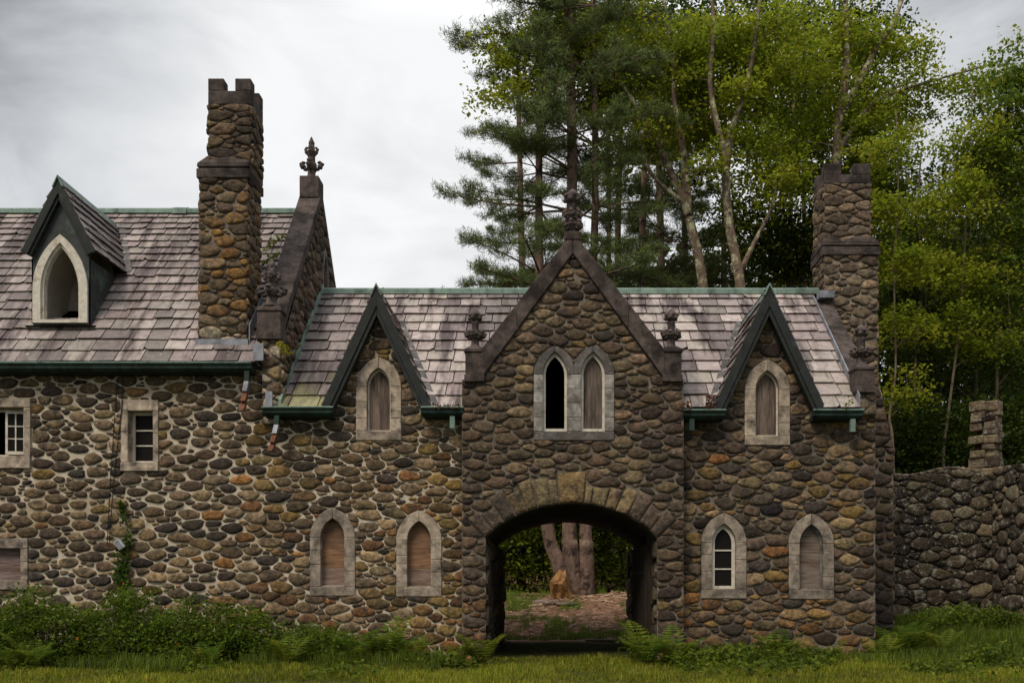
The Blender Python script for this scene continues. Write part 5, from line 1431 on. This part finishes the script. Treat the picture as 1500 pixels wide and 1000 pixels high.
# ------------------------------------------------------------------ grass
def grass(name, label, region, n, h, seed, pal, keep=None):
    rng = np.random.default_rng(seed); x = rng.uniform(region[0], region[1], n); y = rng.uniform(region[2], region[3], n)
    if keep is not None: k = keep(x, y, rng); x, y = x[k], y[k]
    n = len(x); m = 4
    cl = np.array([mnoise.noise(Vector((a*.9, b*.9, seed))) for a, b in zip(x, y)])
    cl2 = np.array([mnoise.noise(Vector((a*.35, b*.5, seed+7))) for a, b in zip(x, y)])
    hh = np.repeat(h*np.maximum(.35, 1 + .9*cl + .6*cl2)*rng.uniform(.5, 1.4, n), m)
    P = np.repeat(np.stack([x, y, ground_z(x, y)-.01], 1), m, 0) + rng.normal(0, .03, (n*m, 3))*np.array([1, 1, 0])
    az = rng.random(n*m)*6.283; lean = rng.normal(.35, .2, n*m)
    tip = np.stack([np.cos(az)*lean, np.sin(az)*lean, np.ones(n*m)], 1)*hh[:, None]
    s = np.stack([-np.sin(az), np.cos(az), 0*az], 1)*rng.uniform(.006, .011, (n*m, 1))
    V = np.stack([P-s, P+s, P+tip+s*.15, P+tip-s*.15], 1)
    c = np.repeat(tints(n, pal, rng, .26)*(1 + .3*cl + .55*cl2)[:, None], m, 0)
    tag(quads_obj(name, V, np.clip(c, .01, .5), M['grass'], None, kind='stuff'), label, 'grass')
LAWN = np.array([(.16,.19,.012), (.19,.21,.013), (.22,.215,.016), (.13,.165,.011), (.23,.20,.03)])
grass('lawn_grass', 'short yellow green grass of the lawn in front of the gatehouse', (-13.5, 12, 14.5, 21.6), 42000, .085, 501, LAWN)
grass('rough_grass', 'longer rough grass in front of the garden wall', (7.2, 15, 20.5, 29.9), 15000, .20, 502, np.array([(.085,.125,.013), (.11,.145,.014), (.07,.10,.012)]))
grass('bank_grass', 'patches of grass on the brown bank behind the archway', (-4, 6, 29.4, 37), 11000, .17, 503, np.array([(.15,.22,.022), (.12,.19,.02)]),
      keep=lambda x, y, rng: np.array([mnoise.noise(Vector((a*1.7, b*1.5, 2.2))) + .6*mnoise.noise(Vector((a*.6, b*.6, 4.4))) for a, b in zip(x, y)]) > .06)

# ------------------------------------------------------------------ shrubs, ferns, small plants
def bush(name, label, x, y, w, d, h, n, leaf, seed, pal, cat='shrub', flowers=0, group=None):
    rng = np.random.default_rng(seed); g = gpt(x, y); root = empty(name, g, label, cat, group)
    mb = MB(); rr = random.Random(seed); nc = max(14, int(w*h*38))
    cs = []
    for i in range(nc):
        a = rr.uniform(0, 6.283); r = math.sqrt(rr.random()); u = rr.random()**.75
        top = h*(1 - .55*r*r)*(1+rr.uniform(-.22, .16)); cs.append(Vector((x + math.cos(a)*r*w/2, y + math.sin(a)*r*d/2, g.z + .06 + top*u)))
    for c in cs:
        b = Vector((x + (c.x-x)*.55, y + (c.y-y)*.55, g.z - .03)); mb.tube(curve(b, c, .05, 4, rr, .06), [.010, .009, .007, .005, .004], 4, caps=False)
    mb.build('stem', M['bark_thin'], root)
    per = n//nc; P = []; C = []
    for c in cs:
        q = rng.normal(0, 1, (per, 3))*np.array([.16, .16, .10]) + np.array(tuple(c)); q[:, 2] = np.maximum(q[:, 2], g.z+.02)
        P.append(q); C.append(tints(per, pal, rng)*rng.uniform(.8, 1.25))
    quads_obj('leaves', leaf_quads(np.concatenate(P), leaf, leaf*.6, .6, rng), np.clip(np.concatenate(C), .008, .5), M['leaf'], root)
    if flowers:
        k = rng.choice(len(cs), flowers); Pf = np.array([tuple(cs[i]) for i in k]) + np.array([0, -.12, .12]) + rng.normal(0, .1, (flowers, 3))
        Q = leaf_quads(Pf, .06, .055, 1.0, rng); Cf = tints(flowers, np.array([(.60,.17,.01), (.65,.42,.02)]), rng)
        for f_ in range(flowers): quads_obj('flower', Q[f_:f_+1], Cf[f_:f_+1], M['leaf'], root)
    return root
BUSH = np.array([(.088,.140,.013), (.112,.168,.014), (.068,.112,.012), (.145,.20,.016)])
for i, (xp, yb, w, h, n, lab) in enumerate([
    (-30, 20.05, 2.2, 1.40, 7279, 'dense dark shrub at the left edge under the boarded square window'), (60, 19.95, 2.4, 1.49, 8680, 'rounded shrub with orange flowers right below the boarded square window'),
    (190, 20.15, 2.3, 1.52, 8960, 'tallest shrub under the grey lamp and the ivy'), (285, 20.05, 2.3, 1.37, 8680, 'broad shrub with a few orange flowers, between the ivy and the two boarded lancets'),
    (375, 20.25, 1.9, 1.04, 6440, 'low sprawling shrub left of the first boarded lancet'), (465, 20.35, 1.7, 0.76, 5040, 'low leafy clump beneath the first boarded lancet')]):
    bush('shrub', lab, px(xp, yb), yb, w, 1.5, h, n, .075, 600+i, BUSH, flowers=10 if i in (1, 2, 3) else 0, group='shrubs along the left wall')

def fern_mesh(root, nf, L, seed):
    rng = np.random.default_rng(seed); rr = random.Random(seed); V = []; C = []
    for f in range(nf):
        a = 6.283*f/nf + rr.uniform(-.3, .3); l = L*rr.uniform(.7, 1.1); rise = rr.uniform(.5, .95)
        base = rr.choice([(.125,.19,.02), (.10,.165,.018), (.16,.21,.022), (.20,.225,.022)])
        k = 15; pts = []
        for i in range(k+1):
            t = i/k; pts.append(Vector((math.cos(a)*l*t*.62, math.sin(a)*l*t*.62, l*(rise*1.75*t - rise*1.0*t*t))))
        for i in range(k):
            p, q = pts[i], pts[i+1]; d = (q-p).normalized(); s = d.cross(Vector((0, 0, 1))).normalized(); t = (i+.5)/k
            wl = l*.26*math.sin(math.pi*min(1, t*1.05+.10))*(1-.25*t)
            V.append([p - s*.004, p + s*.004, q + s*.004, q - s*.004]); C.append(base)
            for sg in (-1, 1):
                tip = p + s*sg*wl + d*wl*.35 - Vector((0, 0, wl*.18)); wd_ = l/k*.42
                V.append([p, p + d*wd_ + s*sg*wl*.4, tip, p - d*wd_*.7 + s*sg*wl*.4 ]); C.append(tuple(q_*rr.uniform(.85, 1.15) for q_ in base))
    return quads_obj('fronds', np.array([[tuple(c) for c in q] for q in V]) + np.array(ORIG[root.name]), np.array(C), M['leaf'], root)
fern_spots = [(560, 20.7, .95, 'biggest fern clump, under the second boarded lancet'), (598, 20.5, .8, 'fern with yellowish fronds left of the gate block'), (520, 20.4, .75, 'fern among low leaves under the first boarded lancet'),
    (705, 20.6, .75, 'fern at the left foot of the carriage arch'), (672, 20.5, .5, 'small fern on the left side of the gate block foot'), (948, 20.5, .85, 'fern at the right foot of the carriage arch, nearest the opening'),
    (990, 20.4, .8, 'spreading fern against the right corner of the gate block'), (1140, 20.7, .75, 'upright fern between the two right hand ground floor lancets'), (1085, 20.7, .45, 'little fern below the white framed lancet'),
    (1040, 20.6, .5, 'small fern left of the white framed lancet'), (1215, 20.6, .5, 'small fern below the plywood filled lancet'), (1335, 24.2, .95, 'large fern beside the corner of the right end wall'),
    (1310, 22.8, .8, 'fern close in front of the right chimney breast'), (1380, 23.5, .7, 'fern in the rough grass before the garden wall'), (1290, 21.4, .6, 'fern at the right end corner of the facade'),
    (45, 19.3, .7, 'fern in front of the flowering left shrub'), (15, 19.2, .6, 'fern at the bottom left corner of the lawn edge'), (300, 19.4, .55, 'small fern at the lawn edge before the broad shrub'), (420, 19.7, .7, 'fern before the low sprawling shrub')]
protos = []
for i, (xp, y, L, lab) in enumerate(fern_spots):
    L *= 1.5; y -= .45
    loc = gpt(px(xp, y), y)
    if i < 5:
        r_ = empty('fern', loc, lab, 'fern', 'ferns along the foot of the gatehouse'); fm = fern_mesh(r_, 13, 1.0, 700+i); protos.append((r_, fm))
        r_.scale = (L, L, L)
    else:
        p_, f_ = protos[i % 5]
        r_ = p_.copy(); COL.objects.link(r_); r_.location = loc; r_.scale = (L, L, L); r_.rotation_euler = (0, 0, R.uniform(0, 6.28)); r_['label'] = lab
        c_ = f_.copy(); COL.objects.link(c_); c_.parent = r_

# low weeds along the foot of the walls
grass('meadow_grass', 'tall soft grass and fern tips along the front of the left shrubs', (-13.5, -2.2, 17.9, 20.2), 9000, .24, 504, np.array([(.10,.14,.013), (.13,.165,.015), (.08,.115,.012)]), keep=lambda x, y, rng: y + 1.1*np.array([mnoise.noise(Vector((a*.7, 3.1, .4))) for a in x]) + rng.normal(0, .25, len(x)) > 18.9)
grass('meadow_grass', 'tall soft grass along the right foot of the facade', (2.4, 11.5, 18.2, 21.0), 6500, .17, 505, np.array([(.10,.14,.013), (.13,.165,.015), (.08,.115,.012)]), keep=lambda x, y, rng: y + 1.1*np.array([mnoise.noise(Vector((a*.7, 7.1, .4))) for a in x]) + rng.normal(0, .3, len(x)) > 19.6)
def weeds():
    rng = np.random.default_rng(55); n = 9500
    x = np.concatenate([rng.uniform(-13, -1.5, n*2//3), rng.uniform(2.5, 9.5, n - n*2//3)]); y = 21.15 - np.abs(rng.normal(0, 1.7, n))
    f = np.array([mnoise.noise(Vector((a*.8, b*.8, 5.5))) for a, b in zip(x, y)]); k = (f > np.where(y > 19, -.08, .16)) & (y > 15.5); x, y, f = x[k], y[k], f[k]; n = len(x); m = 7
    P = np.repeat(np.stack([x, y, ground_z(x, y) + rng.random(n)**1.4*(.15 + .5*np.maximum(f, 0))*np.where(y > 19, 1, .4)], 1), m, 0) + rng.normal(0, .06, (n*m, 3))
    c = np.repeat(tints(n, np.array([(.095,.14,.013), (.125,.165,.014), (.07,.105,.012), (.16,.19,.016)]), rng, .25), m, 0)
    tag(quads_obj('weeds', leaf_quads(P, .10, .06, .6, rng), c, M['leaf'], None, kind='stuff'), 'low leafy weeds along the foot of the facade', 'weeds')
weeds()
bush('shrub', 'loose low plants in front of the garden wall', px(1420, 27.5), 27.5, 3.0, 1.6, .55, 3600, .10, 650, np.array([(.095,.155,.02), (.125,.18,.02), (.17,.20,.022)]))
bush('shrub', 'dark leafy clump inside the right foot of the archway', px(935, 21.6), 21.5, .75, .6, .75, 1500, .07, 651, BUSH)

# ivy, cables and lamp on the left wall
def ivy():
    rng = np.random.default_rng(91); g = Vector((px(183, D0), D0-.07, 1.3)); root = empty('ivy', g, 'narrow strand of ivy climbing the left wall beside the grey lamp', 'ivy')
    path = [at(184, 905, D0-.07), at(182, 860, D0-.07), at(180, 820, D0-.08), at(187, 780, D0-.07), at(180, 745, D0-.07), at(178, 735, D0-.07)]
    mb = MB(); mb.tube(smooth_path(path), .009, 5); mb.build('stem', M['bark_thin'], root)
    P = []
    for q in smooth_path(path, 10):
        dens = 22 if q.z < 2.7 else (7 if rng.random() < .6 else 0)
        P.append(np.array(tuple(q)) + rng.normal(0, 1, (dens, 3))*np.array([.085 if q.z < 2.9 else .06, .03, .05]) - np.array([0, .06, 0]))
    P = np.concatenate(P); quads_obj('leaves', leaf_quads(P, .075, .06, .9, rng), tints(len(P), np.array([(.085,.145,.02), (.06,.105,.018)]), rng), M['leaf'], root)
ivy()
D = D0-.07
mb = MB(); mb.tube(smooth_path([at(172, 556, D), at(166, 640, D), at(161, 720, D), at(157, 800, D)]), .010, 5, caps=True)
tag(mb.build('cable', M['cable'], None, origin=tuple(at(157, 800, D))), 'black cable hanging down the left wall, the one farther from the narrow window', 'cable', 'cables on the left wall')
mb = MB(); mb.tube(smooth_path([at(180, 552, D), at(178, 600, D), at(168, 690, D), at(160, 795, D)]), .010, 5)
tag(mb.build('cable', M['cable'], None, origin=tuple(at(160, 795, D))), 'black cable running beside the stone frame of the narrow window', 'cable', 'cables on the left wall')
lc = at(176, 797, D0-.17); lr = empty('wall_lamp', lc, 'small grey floodlight box tilted on the left wall above the shrubs', 'lamp')
mb = MB()
ux, uz = Vector((.80, 0, .60)), Vector((-.60, 0, .80))
q = [lc + ux*a + uz*b + Vector((0, -.07, 0)) for a, b in ((-.07, -.12), (.07, -.12), (.07, .12), (-.07, .12))]
mb.prism(q, (0, .13, 0)); mb.build('housing', M['grey_plastic'], lr, bevel=.012)
mb = MB(); q = [lc + ux*a + uz*b + Vector((0, -.075, 0)) for a, b in ((-.05, -.10), (.05, -.10), (.05, .10), (-.05, .10))]; mb.prism(q, (0, .01, 0)); mb.build('lens', M['lead'], lr)
mb = MB(); mb.tube([lc + Vector((0, .06, 0)), lc + Vector((.02, .17, -.02))], .02, 6); mb.build('bracket', M['iron'], lr)

# creeper sprigs on the roofs
def sprig(label, pts, D, n, seed, pal, leaf=.075):
    rng = np.random.default_rng(seed); pp = smooth_path([at(x, y, D) for x, y in pts], 5); root = empty('creeper', pp[0], label, 'creeper')
    mb = MB(); mb.tube(pp, .008, 4); mb.build('stem', M['bark_thin'], root)
    P = np.concatenate([np.array(tuple(q)) + rng.normal(0, .05, (n, 3)) - np.array([0, .05, 0]) for q in pp])
    quads_obj('leaves', leaf_quads(P, leaf, leaf*.75, .7, rng), tints(len(P), pal, rng), M['leaf'], root)
YG = np.array([(.16,.19,.015), (.12,.16,.015)])
sprig('yellow green creeper on the high roof between left chimney and end gable', [(384, 372), (395, 360), (410, 350), (428, 345)], 24.1, 7, 1, YG)
sprig('creeper leaves low on the slates behind the left kneeler finial', [(382, 392), (392, 382), (408, 375)], 23.5, 9, 2, YG)
sprig('yellow weed growing at the foot of the wing gable coping', [(410, 505), (418, 512), (424, 518)], 21.0, 8, 3, np.array([(.30,.26,.02), (.2,.2,.02)]), .06)
sprig('tiny weed rooted in the right hand gutter', [(1238, 595), (1244, 588)], 21.05, 6, 4, YG, .05)
def dead_leaves(label, x0, x1, y0, y1, D, n, seed):
    rng = np.random.default_rng(seed)
    P = np.stack([rng.uniform(px(x0, D), px(x1, D), n), np.full(n, D) + rng.normal(0, .04, n), pz(y1, D) + rng.random(n)**2*(pz(y0, D)-pz(y1, D))], 1)
    tag(quads_obj('dead_leaves', leaf_quads(P, .07, .045, .8, rng), tints(n, np.array([(.15,.06,.03), (.10,.045,.025), (.19,.085,.04)]), rng), M['leaf'], None, kind='stuff'), label, 'leaves')
dead_leaves('dead brown leaves heaped on the gutter left of the right small gable', 1034, 1048, 578, 601, 21.13, 170, 11)
dead_leaves('dead brown leaves lying in the gutter right of the left small gable', 634, 676, 592, 598, 21.1, 110, 12)
dead_leaves('dead brown leaves in the gutter close to the gate block on the right', 1002, 1012, 588, 601, 21.1, 60, 13)
